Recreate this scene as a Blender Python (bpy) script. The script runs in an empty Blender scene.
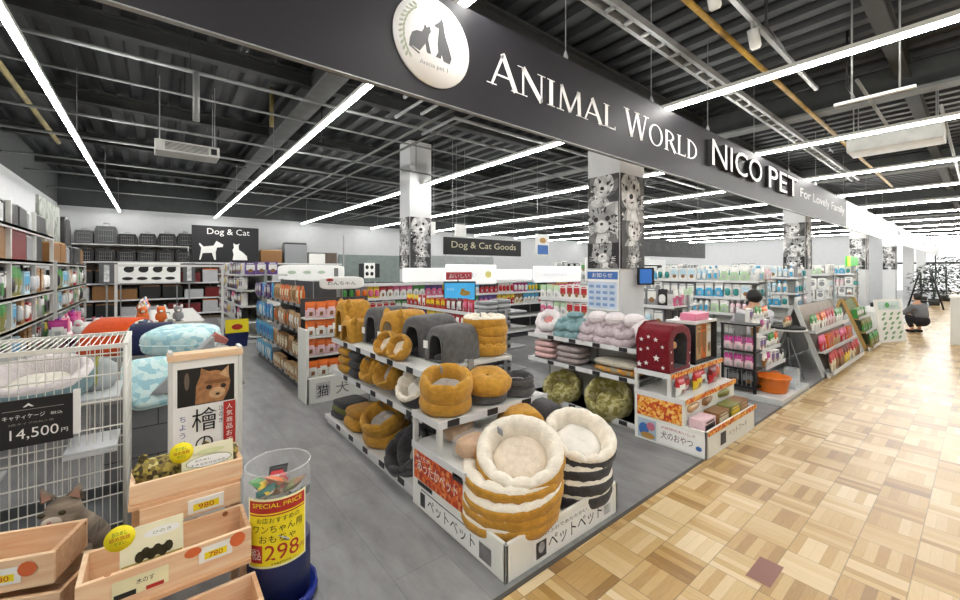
import bpy, math, random
from mathutils import Vector, Matrix
PI = math.pi
SC = bpy.context.scene
COL = SC.collection
rnd = random.Random(7)

# ------------------------------------------------------------------ camera, world, exposure
cam_d = bpy.data.cameras.new('camera'); cam = bpy.data.objects.new('camera', cam_d); COL.objects.link(cam)
cam.location = (0, 0, 1.6)
cam.rotation_euler = (PI/2, 0, -math.atan2(.6266, .7793))
cam_d.sensor_width = 36; cam_d.lens = 405/960*36
cam_d.shift_y = -30/960
cam_d.clip_start = .05; cam_d.clip_end = 200
SC.camera = cam
W = bpy.data.worlds.new('world'); SC.world = W; W.use_nodes = True
W.node_tree.nodes['Background'].inputs[0].default_value = (1, 1, 1, 1)
W.node_tree.nodes['Background'].inputs[1].default_value = 1.35
vs = SC.view_settings
vs.view_transform = 'Standard'; vs.look = 'None'; vs.gamma = 1; vs.use_curve_mapping = False
vs.exposure = 0.2
LED_POWER = 58.0
SC.cycles.max_bounces = 6; SC.cycles.diffuse_bounces = 3; SC.cycles.glossy_bounces = 3
SC.cycles.transmission_bounces = 5; SC.cycles.transparent_max_bounces = 8
SC.cycles.sample_clamp_indirect = 6
SC.cycles.use_denoising = True

# ------------------------------------------------------------------ materials
def lin(h):
    h = h.lstrip('#'); r = []
    for i in (0, 2, 4):
        c = int(h[i:i+2], 16)/255
        r.append(c/12.92 if c <= .04045 else ((c+.055)/1.055)**2.4)
    return (*r, 1)
MATS = {}
def mat(key, col=None, rough=.6, metal=0, bump=0, bs=150, var=.1, vs_=6, emit=0, spec=.5, sheen=0, stretch=None):
    """procedural principled surface: a noise drives a slight colour change and, if wanted, a bump"""
    if key in MATS: return MATS[key]
    col = col or key
    m = bpy.data.materials.new('m_'+key.strip('#')); m.use_nodes = True
    nt = m.node_tree; N = nt.nodes; L = nt.links; b = N['Principled BSDF']
    c = lin(col)
    tc = N.new('ShaderNodeTexCoord'); src = tc.outputs['Object']
    if stretch:
        mp = N.new('ShaderNodeMapping'); mp.inputs['Scale'].default_value = stretch
        L.new(src, mp.inputs['Vector']); src = mp.outputs[0]
    nz = N.new('ShaderNodeTexNoise'); nz.inputs['Scale'].default_value = vs_; nz.inputs['Detail'].default_value = 3
    L.new(src, nz.inputs['Vector'])
    rp = N.new('ShaderNodeValToRGB')
    rp.color_ramp.elements[0].position = .3; rp.color_ramp.elements[1].position = .7
    rp.color_ramp.elements[0].color = tuple(x*(1-var) for x in c[:3])+(1,)
    rp.color_ramp.elements[1].color = tuple(min(1, x*(1+var)) for x in c[:3])+(1,)
    L.new(nz.outputs[0], rp.inputs[0]); L.new(rp.outputs[0], b.inputs['Base Color'])
    b.inputs['Roughness'].default_value = rough; b.inputs['Metallic'].default_value = metal
    b.inputs['Specular IOR Level'].default_value = spec
    if sheen: b.inputs['Sheen Weight'].default_value = sheen
    if bump:
        n2 = N.new('ShaderNodeTexNoise'); n2.inputs['Scale'].default_value = bs; n2.inputs['Detail'].default_value = 4
        L.new(src, n2.inputs['Vector'])
        bp = N.new('ShaderNodeBump'); bp.inputs['Strength'].default_value = bump; bp.inputs['Distance'].default_value = .01
        L.new(n2.outputs[0], bp.inputs['Height']); L.new(bp.outputs[0], b.inputs['Normal'])
    if emit:
        b.inputs['Emission Color'].default_value = c; b.inputs['Emission Strength'].default_value = emit
    MATS[key] = m
    return m
def plush(key, col, var=.18): return mat(key, col, rough=.95, bump=.55, bs=90, var=var, vs_=25, spec=.15, sheen=.15)
def clear(key, tint='#ffffff', rough=.08, alpha=.22):
    if key in MATS: return MATS[key]
    m = bpy.data.materials.new('m_'+key); m.use_nodes = True; nt = m.node_tree; N = nt.nodes; L = nt.links
    b = N['Principled BSDF']; b.inputs['Base Color'].default_value = lin(tint); b.inputs['Roughness'].default_value = rough
    nz = N.new('ShaderNodeTexNoise'); nz.inputs['Scale'].default_value = 9
    mr = N.new('ShaderNodeMapRange'); mr.inputs['To Min'].default_value = alpha*.7; mr.inputs['To Max'].default_value = alpha*1.3
    L.new(nz.outputs[0], mr.inputs['Value']); L.new(mr.outputs[0], b.inputs['Alpha'])
    MATS[key] = m; return m
def patterned(key, cols, scale=18, rough=.95):
    """cloth printed with a voronoi patchwork of the given colours"""
    if key in MATS: return MATS[key]
    m = mat(key, cols[0], rough=rough, bump=.3, bs=90); nt = m.node_tree; N = nt.nodes; L = nt.links
    b = N['Principled BSDF']; v = N.new('ShaderNodeTexVoronoi'); v.inputs['Scale'].default_value = scale
    tc = N.new('ShaderNodeTexCoord'); L.new(tc.outputs['Object'], v.inputs['Vector'])
    rp = N.new('ShaderNodeValToRGB'); rp.color_ramp.interpolation = 'CONSTANT'
    while len(rp.color_ramp.elements) < len(cols): rp.color_ramp.elements.new(.5)
    for i, c in enumerate(cols):
        rp.color_ramp.elements[i].position = i/len(cols); rp.color_ramp.elements[i].color = lin(c)
    L.new(v.outputs['Color'], rp.inputs[0]); L.new(rp.outputs[0], b.inputs['Base Color'])
    return m
def math_(N, L, op, a, b=None):
    n = N.new('ShaderNodeMath'); n.operation = op
    for i, x in enumerate((a, b)):
        if x is None: continue
        if isinstance(x, (int, float)): n.inputs[i].default_value = x
        else: L.new(x, n.inputs[i])
    return n.outputs[0]
def parquet():
    m = bpy.data.materials.new('m_parquet'); m.use_nodes = True; nt = m.node_tree; N = nt.nodes; L = nt.links
    b = N['Principled BSDF']; M = lambda op, a, c=None: math_(N, L, op, a, c)
    tc = N.new('ShaderNodeTexCoord'); sp = N.new('ShaderNodeSeparateXYZ'); L.new(tc.outputs['Object'], sp.inputs[0])
    u = M('DIVIDE', sp.outputs[0], .235); v = M('DIVIDE', sp.outputs[1], .235)
    iu = M('FLOOR', u); iv = M('FLOOR', v); fu = M('FRACT', u); fv = M('FRACT', v)
    par = M('ABSOLUTE', M('MODULO', M('ADD', iu, iv), 2.0))
    ns = 5.0
    def mix(a, c): return M('ADD', M('MULTIPLY', a, par), M('MULTIPLY', c, M('SUBTRACT', 1.0, par)))
    q = M('MULTIPLY', mix(fu, fv), ns); si = M('FLOOR', q); fq = M('FRACT', q)
    along = mix(v, u)
    cb = N.new('ShaderNodeCombineXYZ'); L.new(iu, cb.inputs[0]); L.new(iv, cb.inputs[1]); L.new(si, cb.inputs[2])
    wn = N.new('ShaderNodeTexWhiteNoise'); L.new(cb.outputs[0], wn.inputs['Vector'])
    cb2 = N.new('ShaderNodeCombineXYZ'); L.new(iu, cb2.inputs[0]); L.new(iv, cb2.inputs[1])
    wn2 = N.new('ShaderNodeTexWhiteNoise'); L.new(cb2.outputs[0], wn2.inputs['Vector'])
    cb3 = N.new('ShaderNodeCombineXYZ'); L.new(M('MULTIPLY', along, 1.2), cb3.inputs[0]); L.new(M('MULTIPLY', M('ADD', q, M('MULTIPLY', wn.outputs[0], 30.0)), 5.0), cb3.inputs[1])
    gr = N.new('ShaderNodeTexNoise'); gr.inputs['Scale'].default_value = 2.5; gr.inputs['Detail'].default_value = 5; L.new(cb3.outputs[0], gr.inputs['Vector'])
    val = M('ADD', M('ADD', M('MULTIPLY', wn.outputs[0], .38), M('MULTIPLY', wn2.outputs[0], .36)), M('MULTIPLY', gr.outputs[0], .30))
    rp = N.new('ShaderNodeValToRGB'); E = rp.color_ramp.elements
    stops = [(.12, '#7d5a30'), (.27, '#9f7b44'), (.45, '#b99760'), (.6, '#c9ad7c'), (.76, '#d5be95'), (.95, '#dfceae')]
    while len(E) < len(stops): E.new(.5)
    for e, (p, c) in zip(E, stops): e.position = p; e.color = lin(c)
    L.new(val, rp.inputs[0])
    ed = M('MINIMUM', M('MINIMUM', fu, M('SUBTRACT', 1.0, fu)), M('MINIMUM', fv, M('SUBTRACT', 1.0, fv)))
    seam = M('LESS_THAN', ed, .012); seam2 = M('LESS_THAN', M('MINIMUM', fq, M('SUBTRACT', 1.0, fq)), .035)
    dk = M('SUBTRACT', 1.0, M('ADD', M('MULTIPLY', seam, .38), M('MULTIPLY', seam2, .14)))
    mx = N.new('ShaderNodeMix'); mx.data_type = 'RGBA'; mx.blend_type = 'MULTIPLY'; mx.inputs['Factor'].default_value = 1
    cc = N.new('ShaderNodeCombineColor'); [L.new(dk, cc.inputs[i]) for i in range(3)]
    L.new(rp.outputs[0], mx.inputs['A']); L.new(cc.outputs[0], mx.inputs['B'])
    # the one red block of the floor
    inx = M('MULTIPLY', M('LESS_THAN', M('ABSOLUTE', M('SUBTRACT', sp.outputs[0], 2.5265)), .113), M('LESS_THAN', M('ABSOLUTE', M('SUBTRACT', sp.outputs[1], .728)), .055))
    m2 = N.new('ShaderNodeMix'); m2.data_type = 'RGBA'; L.new(inx, m2.inputs['Factor']); L.new(mx.outputs['Result'], m2.inputs['A']); m2.inputs['B'].default_value = lin('#7b4a3a')
    L.new(m2.outputs['Result'], b.inputs['Base Color'])
    b.inputs['Roughness'].default_value = .3; b.inputs['Specular IOR Level'].default_value = .45
    MATS['parquet'] = m; return m
def greyfloor():
    m = bpy.data.materials.new('m_grey_tile'); m.use_nodes = True; nt = m.node_tree; N = nt.nodes; L = nt.links; b = N['Principled BSDF']
    tc = N.new('ShaderNodeTexCoord'); mp = N.new('ShaderNodeMapping'); mp.inputs['Rotation'].default_value = (0, 0, PI/2)
    L.new(tc.outputs['Object'], mp.inputs[0])
    br = N.new('ShaderNodeTexBrick'); br.inputs['Scale'].default_value = 1; br.inputs['Brick Width'].default_value = .95; br.inputs['Row Height'].default_value = .32
    br.inputs['Mortar Size'].default_value = .003; br.inputs['Color1'].default_value = lin('#8f8f90'); br.inputs['Color2'].default_value = lin('#858586'); br.inputs['Mortar'].default_value = lin('#7c7d7f')
    L.new(mp.outputs[0], br.inputs['Vector'])
    nz = N.new('ShaderNodeTexNoise'); nz.inputs['Scale'].default_value = 3.2; nz.inputs['Detail'].default_value = 8; nz.inputs['Roughness'].default_value = .65
    mp2 = N.new('ShaderNodeMapping'); mp2.inputs['Scale'].default_value = (2.2, .7, 1); L.new(tc.outputs['Object'], mp2.inputs[0]); L.new(mp2.outputs[0], nz.inputs['Vector'])
    rp = N.new('ShaderNodeValToRGB'); rp.color_ramp.elements[0].position = .3; rp.color_ramp.elements[1].position = .72
    rp.color_ramp.elements[0].color = (.62, .62, .63, 1); rp.color_ramp.elements[1].color = (1.18, 1.17, 1.16, 1)
    L.new(nz.outputs[0], rp.inputs[0])
    mx = N.new('ShaderNodeMix'); mx.data_type = 'RGBA'; mx.blend_type = 'MULTIPLY'; mx.inputs['Factor'].default_value = 1
    L.new(br.outputs['Color'], mx.inputs['A']); L.new(rp.outputs[0], mx.inputs['B']); L.new(mx.outputs['Result'], b.inputs['Base Color'])
    b.inputs['Roughness'].default_value = .34; b.inputs['Specular IOR Level'].default_value = .45
    MATS['greyfloor'] = m; return m
def wood(key, c1, c2, rot=(0, 0, 0), scale=(1.2, 14, 14)):
    if key in MATS: return MATS[key]
    m = bpy.data.materials.new('m_'+key); m.use_nodes = True; nt = m.node_tree; N = nt.nodes; L = nt.links; b = N['Principled BSDF']
    tc = N.new('ShaderNodeTexCoord'); mp = N.new('ShaderNodeMapping'); mp.inputs['Scale'].default_value = scale; mp.inputs['Rotation'].default_value = rot
    L.new(tc.outputs['Object'], mp.inputs[0])
    nz = N.new('ShaderNodeTexNoise'); nz.inputs['Scale'].default_value = 3; nz.inputs['Detail'].default_value = 6; nz.inputs['Distortion'].default_value = .6
    L.new(mp.outputs[0], nz.inputs['Vector'])
    rp = N.new('ShaderNodeValToRGB'); rp.color_ramp.elements[0].position = .3; rp.color_ramp.elements[1].position = .68
    rp.color_ramp.elements[0].color = lin(c1); rp.color_ramp.elements[1].color = lin(c2); L.new(nz.outputs[0], rp.inputs[0])
    vo = N.new('ShaderNodeTexVoronoi'); vo.inputs['Scale'].default_value = 7; L.new(tc.outputs['Object'], vo.inputs['Vector'])
    kn = math_(N, L, 'LESS_THAN', vo.outputs['Distance'], .085)
    mx = N.new('ShaderNodeMix'); mx.data_type = 'RGBA'; L.new(kn, mx.inputs['Factor']); L.new(rp.outputs[0], mx.inputs['A']); mx.inputs['B'].default_value = lin('#9a5f3c')
    L.new(mx.outputs['Result'], b.inputs['Base Color']); b.inputs['Roughness'].default_value = .6
    MATS[key] = m; return m
parquet(); greyfloor()
PINE = wood('pine', '#e2b78f', '#efd3b0'); PINE2 = wood('pine_dark', '#cf9f76', '#e0b892')
WHITE = mat('shelf_white', '#d6d6d2', rough=.4, var=.03)
BLACK = mat('black_plastic', '#141416', rough=.5, var=.05)
GREYM = mat('grey_metal', '#9a9c9c', rough=.4, metal=.3, var=.05)
INK = mat('ink', '#191919', rough=.7, var=.03)
PAPER = mat('paper', '#f1f1ee', rough=.65, var=.02)
RED = mat('print_red', '#b02a25', rough=.6, var=.05)
YEL = mat('print_yellow', '#f0dc22', rough=.6, var=.04)
TAN = plush('tan_plush', '#bd8c38'); TAND = plush('tan_shade_plush', '#ac7d33')
CREAM = plush('cream_fleece', '#ece3d3', .08); CREAM2 = plush('cream_cushion', '#e2d2bd', .08)
GREY = plush('grey_plush', '#5d5c5c'); GREYD = plush('dark_grey_plush', '#454446'); GREYL = plush('light_grey_plush', '#a09a94', .1)

# ------------------------------------------------------------------ mesh builder
class MB:
    def __init__(s): s.v = []; s.f = []; s.m = []; s.mats = []; s.sm = []
    def mi(s, m):
        if m not in s.mats: s.mats.append(m)
        return s.mats.index(m)
    def add(s, vs, fs, m, smooth=False, M=None):
        o = len(s.v); i = s.mi(m)
        s.v += [tuple(M @ Vector(v)) if M is not None else tuple(v) for v in vs]
        for f in fs: s.f.append([o+k for k in f]); s.m.append(i); s.sm.append(smooth)
        return s
    def box(s, a, b, m, M=None):
        x0, y0, z0 = a; x1, y1, z1 = b
        return s.add([(x0,y0,z0),(x1,y0,z0),(x1,y1,z0),(x0,y1,z0),(x0,y0,z1),(x1,y0,z1),(x1,y1,z1),(x0,y1,z1)],
              [(0,3,2,1),(4,5,6,7),(0,1,5,4),(1,2,6,5),(2,3,7,6),(3,0,4,7)], m, False, M)
    def tube(s, pts, r, m, n=6, closed=False):
        pts = [Vector(p) for p in pts]; vs = []; fs = []; k = len(pts)
        for i, p in enumerate(pts):
            if closed: t = pts[(i+1) % k]-pts[i-1]
            else: t = (pts[min(i+1, k-1)]-pts[max(i-1, 0)])
            t.normalize(); a = Vector((0, 0, 1)) if abs(t.z) < .9 else Vector((1, 0, 0))
            u = t.cross(a).normalized(); w = t.cross(u)
            for j in range(n):
                an = 2*PI*j/n; vs.append(p+(u*math.cos(an)+w*math.sin(an))*r)
        for i in range(k if closed else k-1):
            for j in range(n):
                a = i*n+j; b = i*n+(j+1) % n; c = ((i+1) % k)*n+(j+1) % n; d = ((i+1) % k)*n+j
                fs.append((a, d, c, b))
        if not closed: fs += [tuple(range(n)), tuple(range((k-1)*n, k*n))[::-1]]
        return s.add(vs, fs, m, n > 4)
    def lathe(s, prof, m, n=24, fn=None, smooth=True, M=None, ms=None):
        vs = []; k = len(prof)
        for i, (r, z) in enumerate(prof):
            for j in range(n):
                a = 2*PI*j/n; rr, zz = (r, z) if fn is None else fn(r, z, a, i)
                vs.append((rr*math.cos(a), rr*math.sin(a), zz))
        if ms is None: ms = [m]*(k-1)
        o = len(s.v); s.v += [tuple(M @ Vector(v)) if M is not None else v for v in vs]
        for i in range(k-1):
            mi = s.mi(ms[i])
            for j in range(n):
                s.f.append([o+i*n+j, o+i*n+(j+1) % n, o+(i+1)*n+(j+1) % n, o+(i+1)*n+j]); s.m.append(mi); s.sm.append(smooth)
        return s
    def sq(s, c, r, m, e1=.5, e2=.5, n=14, M=None, fn=None):
        """superellipsoid: rounded cushions, packs, heads"""
        P = lambda x, e: math.copysign(abs(x)**e, x); vs = []; fs = []; h = n//2
        for i in range(h+1):
            p = -PI/2+PI*i/h
            for j in range(n):
                a = 2*PI*j/n
                v = Vector((r[0]*P(math.cos(p), e1)*P(math.cos(a), e2), r[1]*P(math.cos(p), e1)*P(math.sin(a), e2), r[2]*P(math.sin(p), e1)))
                if fn: v = fn(v)
                vs.append(v+Vector(c))
        for i in range(h):
            for j in range(n): fs.append((i*n+j, i*n+(j+1) % n, (i+1)*n+(j+1) % n, (i+1)*n+j))
        return s.add(vs, fs, m, True, M)
    def prism(s, poly, z0, z1, m, M=None, side=None):
        """polygon in xy pushed from z0 to z1"""
        k = len(poly); vs = [(x, y, z0) for x, y in poly]+[(x, y, z1) for x, y in poly]
        s.add(vs, [tuple(range(k))[::-1], tuple(range(k, 2*k))], m, False, M)
        s.add(vs, [(i, (i+1) % k, k+(i+1) % k, k+i) for i in range(k)], side or m, False, M)
        return s
    def build(s, name, parent=None, bevel=0, subd=0, loc=None):
        me = bpy.data.meshes.new(name); me.from_pydata(s.v, [], s.f)
        for m in s.mats: me.materials.append(m)
        me.polygons.foreach_set('material_index', s.m); me.polygons.foreach_set('use_smooth', s.sm)
        me.validate(); me.update()
        o = bpy.data.objects.new(name, me); COL.objects.link(o)
        if parent: o.parent = parent
        if loc: o.location = loc
        if bevel:
            b = o.modifiers.new('bevel', 'BEVEL'); b.width = bevel; b.segments = 2; b.limit_method = 'ANGLE'
        if subd:
            b = o.modifiers.new('subd', 'SUBSURF'); b.levels = subd; b.render_levels = subd
        return o
def tag(o, label, cat, group=None, kind=None):
    if label: o['label'] = label
    if cat: o['category'] = cat
    if group: o['group'] = group
    if kind: o['kind'] = kind
    return o
def thing(name, label, cat, loc=(0, 0, 0), rz=0, group=None):
    o = bpy.data.objects.new(name, None); COL.objects.link(o); o.empty_display_size = .1
    o.location = loc; o.rotation_euler = (0, 0, rz); return tag(o, label, cat, group)
def struct(name, mb, parent=None, bevel=0):
    o = mb.build(name, parent, bevel)
    if not parent: o['kind'] = 'structure'
    return o
def kids(o): return [c for c in bpy.data.objects if c.parent is o]
def clone(src, label=None, loc=None, rz=None, group=None, children=None, scale=None, rot=None):
    """copy a thing with its parts and sub-parts"""
    r = src.copy(); COL.objects.link(r)
    if label: r['label'] = label
    if loc is not None: r.location = loc
    if rz is not None: r.rotation_euler = (0, 0, rz)
    if rot is not None: r.rotation_euler = rot
    if group: r['group'] = group
    if scale is not None: r.scale = scale if hasattr(scale, '__len__') else (scale,)*3
    for c, gs in (children if children is not None else tree(src)):
        d = c.copy(); COL.objects.link(d); d.parent = r
        for g in gs:
            e = g.copy(); COL.objects.link(e); e.parent = d
    return r
def tree(o): return [(c, kids(c)) for c in kids(o)]

# ------------------------------------------------------------------ writing and print
_TXT = {}
def text_mesh(s, bold=False):
    if s in _TXT: return _TXT[s]
    c = bpy.data.curves.new('t', 'FONT'); c.body = s; c.resolution_u = 3
    o = bpy.data.objects.new('t', c); COL.objects.link(o)
    bpy.context.view_layer.update()
    me = bpy.data.meshes.new_from_object(o.evaluated_get(bpy.context.evaluated_depsgraph_get()))
    V = [(v.co.x, v.co.y) for v in me.vertices]; Fc = [list(p.vertices) for p in me.polygons]
    bpy.data.objects.remove(o); bpy.data.curves.remove(c); bpy.data.meshes.remove(me)
    x0 = min(x for x, y in V); x1 = max(x for x, y in V); y0 = min(y for x, y in V); y1 = max(y for x, y in V)
    _TXT[s] = ([(x-x0, y-y0) for x, y in V], Fc, x1-x0, y1-y0); return _TXT[s]
class Print:
    """flat print on a real surface: origin o (lower left), directions u and v, layers stacked outwards along u x v"""
    def __init__(s, mb, o, u, v, step=.0012):
        s.mb = mb; s.o = Vector(o); s.u = Vector(u).normalized(); s.v = Vector(v).normalized(); s.n = s.u.cross(s.v).normalized(); s.k = 0; s.step = step
    def P(s, x, y, d=None): return s.o+s.u*x+s.v*y+s.n*(d if d is not None else s.k*s.step)
    def poly(s, pts, m, up=True):
        if up: s.k += 1
        s.mb.add([s.P(x, y) for x, y in pts], [tuple(range(len(pts)))], m); return s
    def rect(s, x0, y0, x1, y1, m, up=True): return s.poly([(x0, y0), (x1, y0), (x1, y1), (x0, y1)], m, up)
    def ell(s, cx, cy, rx, ry, m, n=24, up=True, a=0):
        ca, sa = math.cos(a), math.sin(a); pts = []
        for i in range(n):
            x = rx*math.cos(2*PI*i/n); y = ry*math.sin(2*PI*i/n); pts.append((cx+x*ca-y*sa, cy+x*sa+y*ca))
        return s.poly(pts, m, up)
    def text(s, t, x0, y0, w, h, m, up=True, depth=0, side=None, fit=True):
        """writing stretched into the rectangle x0, y0, w, h"""
        if up: s.k += 1
        V, Fc, tw, th = text_mesh(t); fx = w/tw; fy = h/th
        if not fit: fx = fy = min(fx, fy)
        d0 = s.k*s.step
        if depth:
            s.mb.add([s.P(x0+x*fx, y0+y*fy, d0+depth) for x, y in V], Fc, m)
            cnt = {}
            for f in Fc:
                for a, b in zip(f, f[1:]+f[:1]): cnt[(a, b)] = 1
            ed = [(a, b) for a, b in cnt if (b, a) not in cnt]
            o = len(V)
            vs = [s.P(x0+x*fx, y0+y*fy, d0) for x, y in V]+[s.P(x0+x*fx, y0+y*fy, d0+depth) for x, y in V]
            s.mb.add(vs, [(a, b, o+b, o+a) for a, b in ed], side or m)
        else:
            s.mb.add([s.P(x0+x*fx, y0+y*fy) for x, y in V], Fc, m)
        return s
    def bar(s, x0, y0, x1, y1, t, m, up=False):
        dx, dy = x1-x0, y1-y0; l = math.hypot(dx, dy) or 1; nx, ny = -dy/l*t/2, dx/l*t/2
        return s.poly([(x0-nx, y0-ny), (x1-nx, y1-ny), (x1+nx, y1+ny), (x0+nx, y0+ny)], m, up)
GL = {  # roman capitals as strokes (x0,y0,x1,y1,weight) and serif feet (x,y)
 'A': (.95, [(.09,0,.46,1,.07),(.42,1,.86,0,.15),(.22,.33,.72,.33,.06)], [(.09,0),(.86,0)]),
 'N': (.98, [(.16,0,.16,1,.07),(.16,1,.82,0,.15),(.82,0,.82,1,.07)], [(.16,0),(.12,1),(.82,1)]),
 'I': (.42, [(.21,0,.21,1,.15)], [(.21,0),(.21,1)]),
 'M': (1.14, [(.16,0,.2,1,.07),(.2,1,.57,.05,.13),(.57,.05,.94,1,.07),(.94,1,.98,0,.15)], [(.16,0),(.98,0)]),
 'L': (.72, [(.19,0,.19,1,.15),(.19,.03,.66,.03,.07),(.65,0,.65,.16,.05)], [(.19,1),(.19,0)]),
 'W': (1.26, [(.08,1,.36,0,.15),(.36,0,.63,1,.07),(.63,1,.9,0,.15),(.9,0,1.16,1,.07)], [(.08,1),(.63,1),(1.16,1)]),
 'R': (.86, [(.19,0,.19,1,.15),(.45,.48,.78,0,.14)], [(.19,0),(.78,0)]),
 'D': (.92, [(.19,0,.19,1,.15)], [(.19,0),(.19,1)]),
 'O': (.98, [], [])}
def roman(pr, s, x, y, h, w, m):
    tot = sum(GL[c][0] for c in s); f = w/tot; pr.k += 1
    for i, c in enumerate(s):
        adv, st, sf = GL[c]; hh = h if i == 0 else h*.86
        for x0, y0, x1, y1, t in st:
            tw = t*f if abs(x1-x0) < abs(y1-y0)*2 else t*hh
            pr.bar(x+x0*f, y+y0*hh, x+x1*f, y+y1*hh, tw, m)
        for sx, sy in sf: pr.bar(x+(sx-.15)*f, y+sy*hh*.97+.004, x+(sx+.15)*f, y+sy*hh*.97+.004, .035*hh, m)
        def ring(cx, cy, rx, ry, tx, ty, a0, a1, n=18):
            for k in range(n):
                a, b = a0+(a1-a0)*k/n, a0+(a1-a0)*(k+1)/n
                pr.poly([(cx+rx*math.cos(a), cy+ry*math.sin(a)), (cx+rx*math.cos(b), cy+ry*math.sin(b)),
                         (cx+(rx-tx)*math.cos(b), cy+(ry-ty)*math.sin(b)), (cx+(rx-tx)*math.cos(a), cy+(ry-ty)*math.sin(a))], m, False)
        if c == 'O': ring(x+.49*f, y+.5*hh, .43*f, .51*hh, .13*f, .05*hh, 0, 2*PI, 28)
        if c == 'D': ring(x+.22*f, y+.5*hh, .62*f, .5*hh, .14*f, .06*hh, -PI/2, PI/2)
        if c == 'R': ring(x+.22*f, y+.73*hh, .48*f, .27*hh, .13*f, .055*hh, -PI/2, PI/2)
        x += adv*f
ONES = ['', 'first', 'second', 'third', 'fourth', 'fifth', 'sixth', 'seventh', 'eighth', 'ninth', 'tenth', 'eleventh', 'twelfth', 'thirteenth', 'fourteenth', 'fifteenth', 'sixteenth', 'seventeenth', 'eighteenth', 'nineteenth', 'twentieth']
def ordn(n):
    if n <= 20: return ONES[n]
    t = {2: 'twenty', 3: 'thirty', 4: 'forty', 5: 'fifty', 6: 'sixty', 7: 'seventy'}[n//10]
    return (t[:-1]+'ieth') if n % 10 == 0 else t+'-'+ONES[n % 10]

# ================================================================== SETTING
CH = 4.45
WALLW = mat('wall_white', '#bcbec0', rough=.8, var=.03); WALLD = mat('wall_dark', '#3c3f40', rough=.9, var=.08)
DECK = mat('deck_grey', '#1f2224', rough=.55, metal=.2, var=.15, vs_=2)
BEAM = mat('beam_grey', '#343635', rough=.85, var=.2, vs_=4); BEAML = mat('beam_light', '#6a6c6b', rough=.85, var=.15, vs_=5)
PIPE = mat('pipe_grey', '#858786', rough=.45, metal=.3, var=.1)
struct('floor', MB().box((-3, 1.48, -.05), (46, 17.2, 0), MATS['greyfloor']))
struct('floor', MB().box((-3, -9.2, -.05), (46, 1.478, 0), MATS['parquet']))
struct('trim_1', MB().box((-3, 1.466, -.01), (46, 1.49, .003), mat('edge_strip', '#4a453e', rough=.5)))
m = MB(); vs_, fs_ = [], []
x = -3.0
prof = []
while x < 46:
    prof += [(x, CH), (x+.13, CH), (x+.16, CH-.075), (x+.29, CH-.075)]; x += .32
for px_, pz_ in prof: vs_ += [(px_, -9.2, pz_), (px_, 17.2, pz_)]
for i in range(len(prof)-1): fs_.append((2*i, 2*i+1, 2*i+3, 2*i+2))
m.add(vs_, fs_, DECK); m.box((-3, -9.2, CH+.02), (46, 17.2, CH+.1), DECK)
struct('ceiling', m)
struct('wall_left', MB().box((-2.4, -9.2, 0), (-2.2, 17.1, 3.55), WALLW).box((-2.4, -9.2, 3.55), (-2.2, 17.1, CH), WALLD))
m = MB().box((-2.4, 16.9, 0), (29, 17.1, 3.5), WALLW).box((-2.4, 16.9, 3.5), (29, 17.1, CH), WALLD)
struct('wall_back', m)
struct('trim_2', MB().box((6.0, 16.86, 0), (9.0, 16.9, 2.25), mat('panel_green_grey', '#77827f', rough=.7)))
struct('trim_3', MB().box((9.8, 16.86, 1.75), (14.5, 16.9, 2.3), mat('panel_grey', '#8b9191', rough=.5)))
struct('wall_end', MB().box((29, 2.75, 0), (29.2, 16.9, 3.5), WALLW).box((29, 2.75, 3.5), (29.2, 16.9, CH), WALLD))
# glazed front at the far end of the aisle
GLASS = clear('glass', '#eef6f8', alpha=.12)
FR = mat('frame_dark', '#26282a', rough=.4)
m = MB()
for z in (2.05, 3.5): m.box((45, -9, z), (45.1, 9, z+.14), FR)
for y in [-9+1.6*i for i in range(12)]: m.box((45, y, 0), (45.1, y+.07, 3.6), FR)
fr = struct('window_1', m)
MB().box((45.03, -9, .02), (45.06, 9, 3.6), GLASS).build('window_glass', fr)
struct('wall_front', MB().box((45, -9, 3.64), (45.2, 17, CH), WALLD).box((45, 9, 0), (45.2, 17, 3.64), WALLW))

struct('wall_fill_block', MB().box((-2.4, -9.2, 0), (45.2, -9, CH), WALLW))  # unseen wall, added to cut the flat fill light from the world
# columns in two rows
COLM = mat('column_white', '#d3d5d6', rough=.7, var=.03)
for cx, cy in [(4.2+7.79*k, 2.64) for k in range(6)]+[(4.2, 7.59)]:
    struct('column', MB().box((cx, cy, 0), (cx+.53, cy+.44, CH-.1 if cy > 3 else 3.68), COLM))
# roof steel
for y in (.6, 3.2, 5.9, 8.6, 11.3, 14.0):
    struct('ceiling_beam', MB().box((-2.2, y, 4.17), (45, y+.14, 4.2), BEAM).box((-2.2, y+.06, 4.2), (45, y+.1, 4.36), BEAM).box((-2.2, y, 4.34), (45, y+.16, 4.37), BEAM))
for x in (1.62, 7.75, 13.9, 20.1, 26.3):
    struct('ceiling_beam', MB().box((x, -7, 3.96), (x+.26, 16.9, 4.0), BEAML).box((x+.1, -7, 4.0), (x+.16, 16.9, 4.36), BEAM))
for i, (y, z, r) in enumerate([(5.3, 3.72, .028), (6.3, 3.8, .02), (7.5, 3.66, .025), (9.0, 3.72, .03), (10.6, 3.66, .022), (12.4, 3.7, .028), (14.6, 3.68, .022)]):
    m = MB().tube([(-2.1, y, z), (28.9, y, z)], r*.75, PIPE)
    for x in range(0, 28, 4): m.tube([(x+.3, y, z), (x+.3, y, CH)], .006, BLACK, 4)
    struct('ceiling_pipe', m)
for x in (2.9, 3.2, 5.8, 6.1, 9.0, 11.6, 12.0, 14.5, 17.5):
    struct('ceiling_pipe', MB().tube([(x, 2.6, 3.6), (x, 16.6, 3.6)], .02, BEAML))
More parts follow.
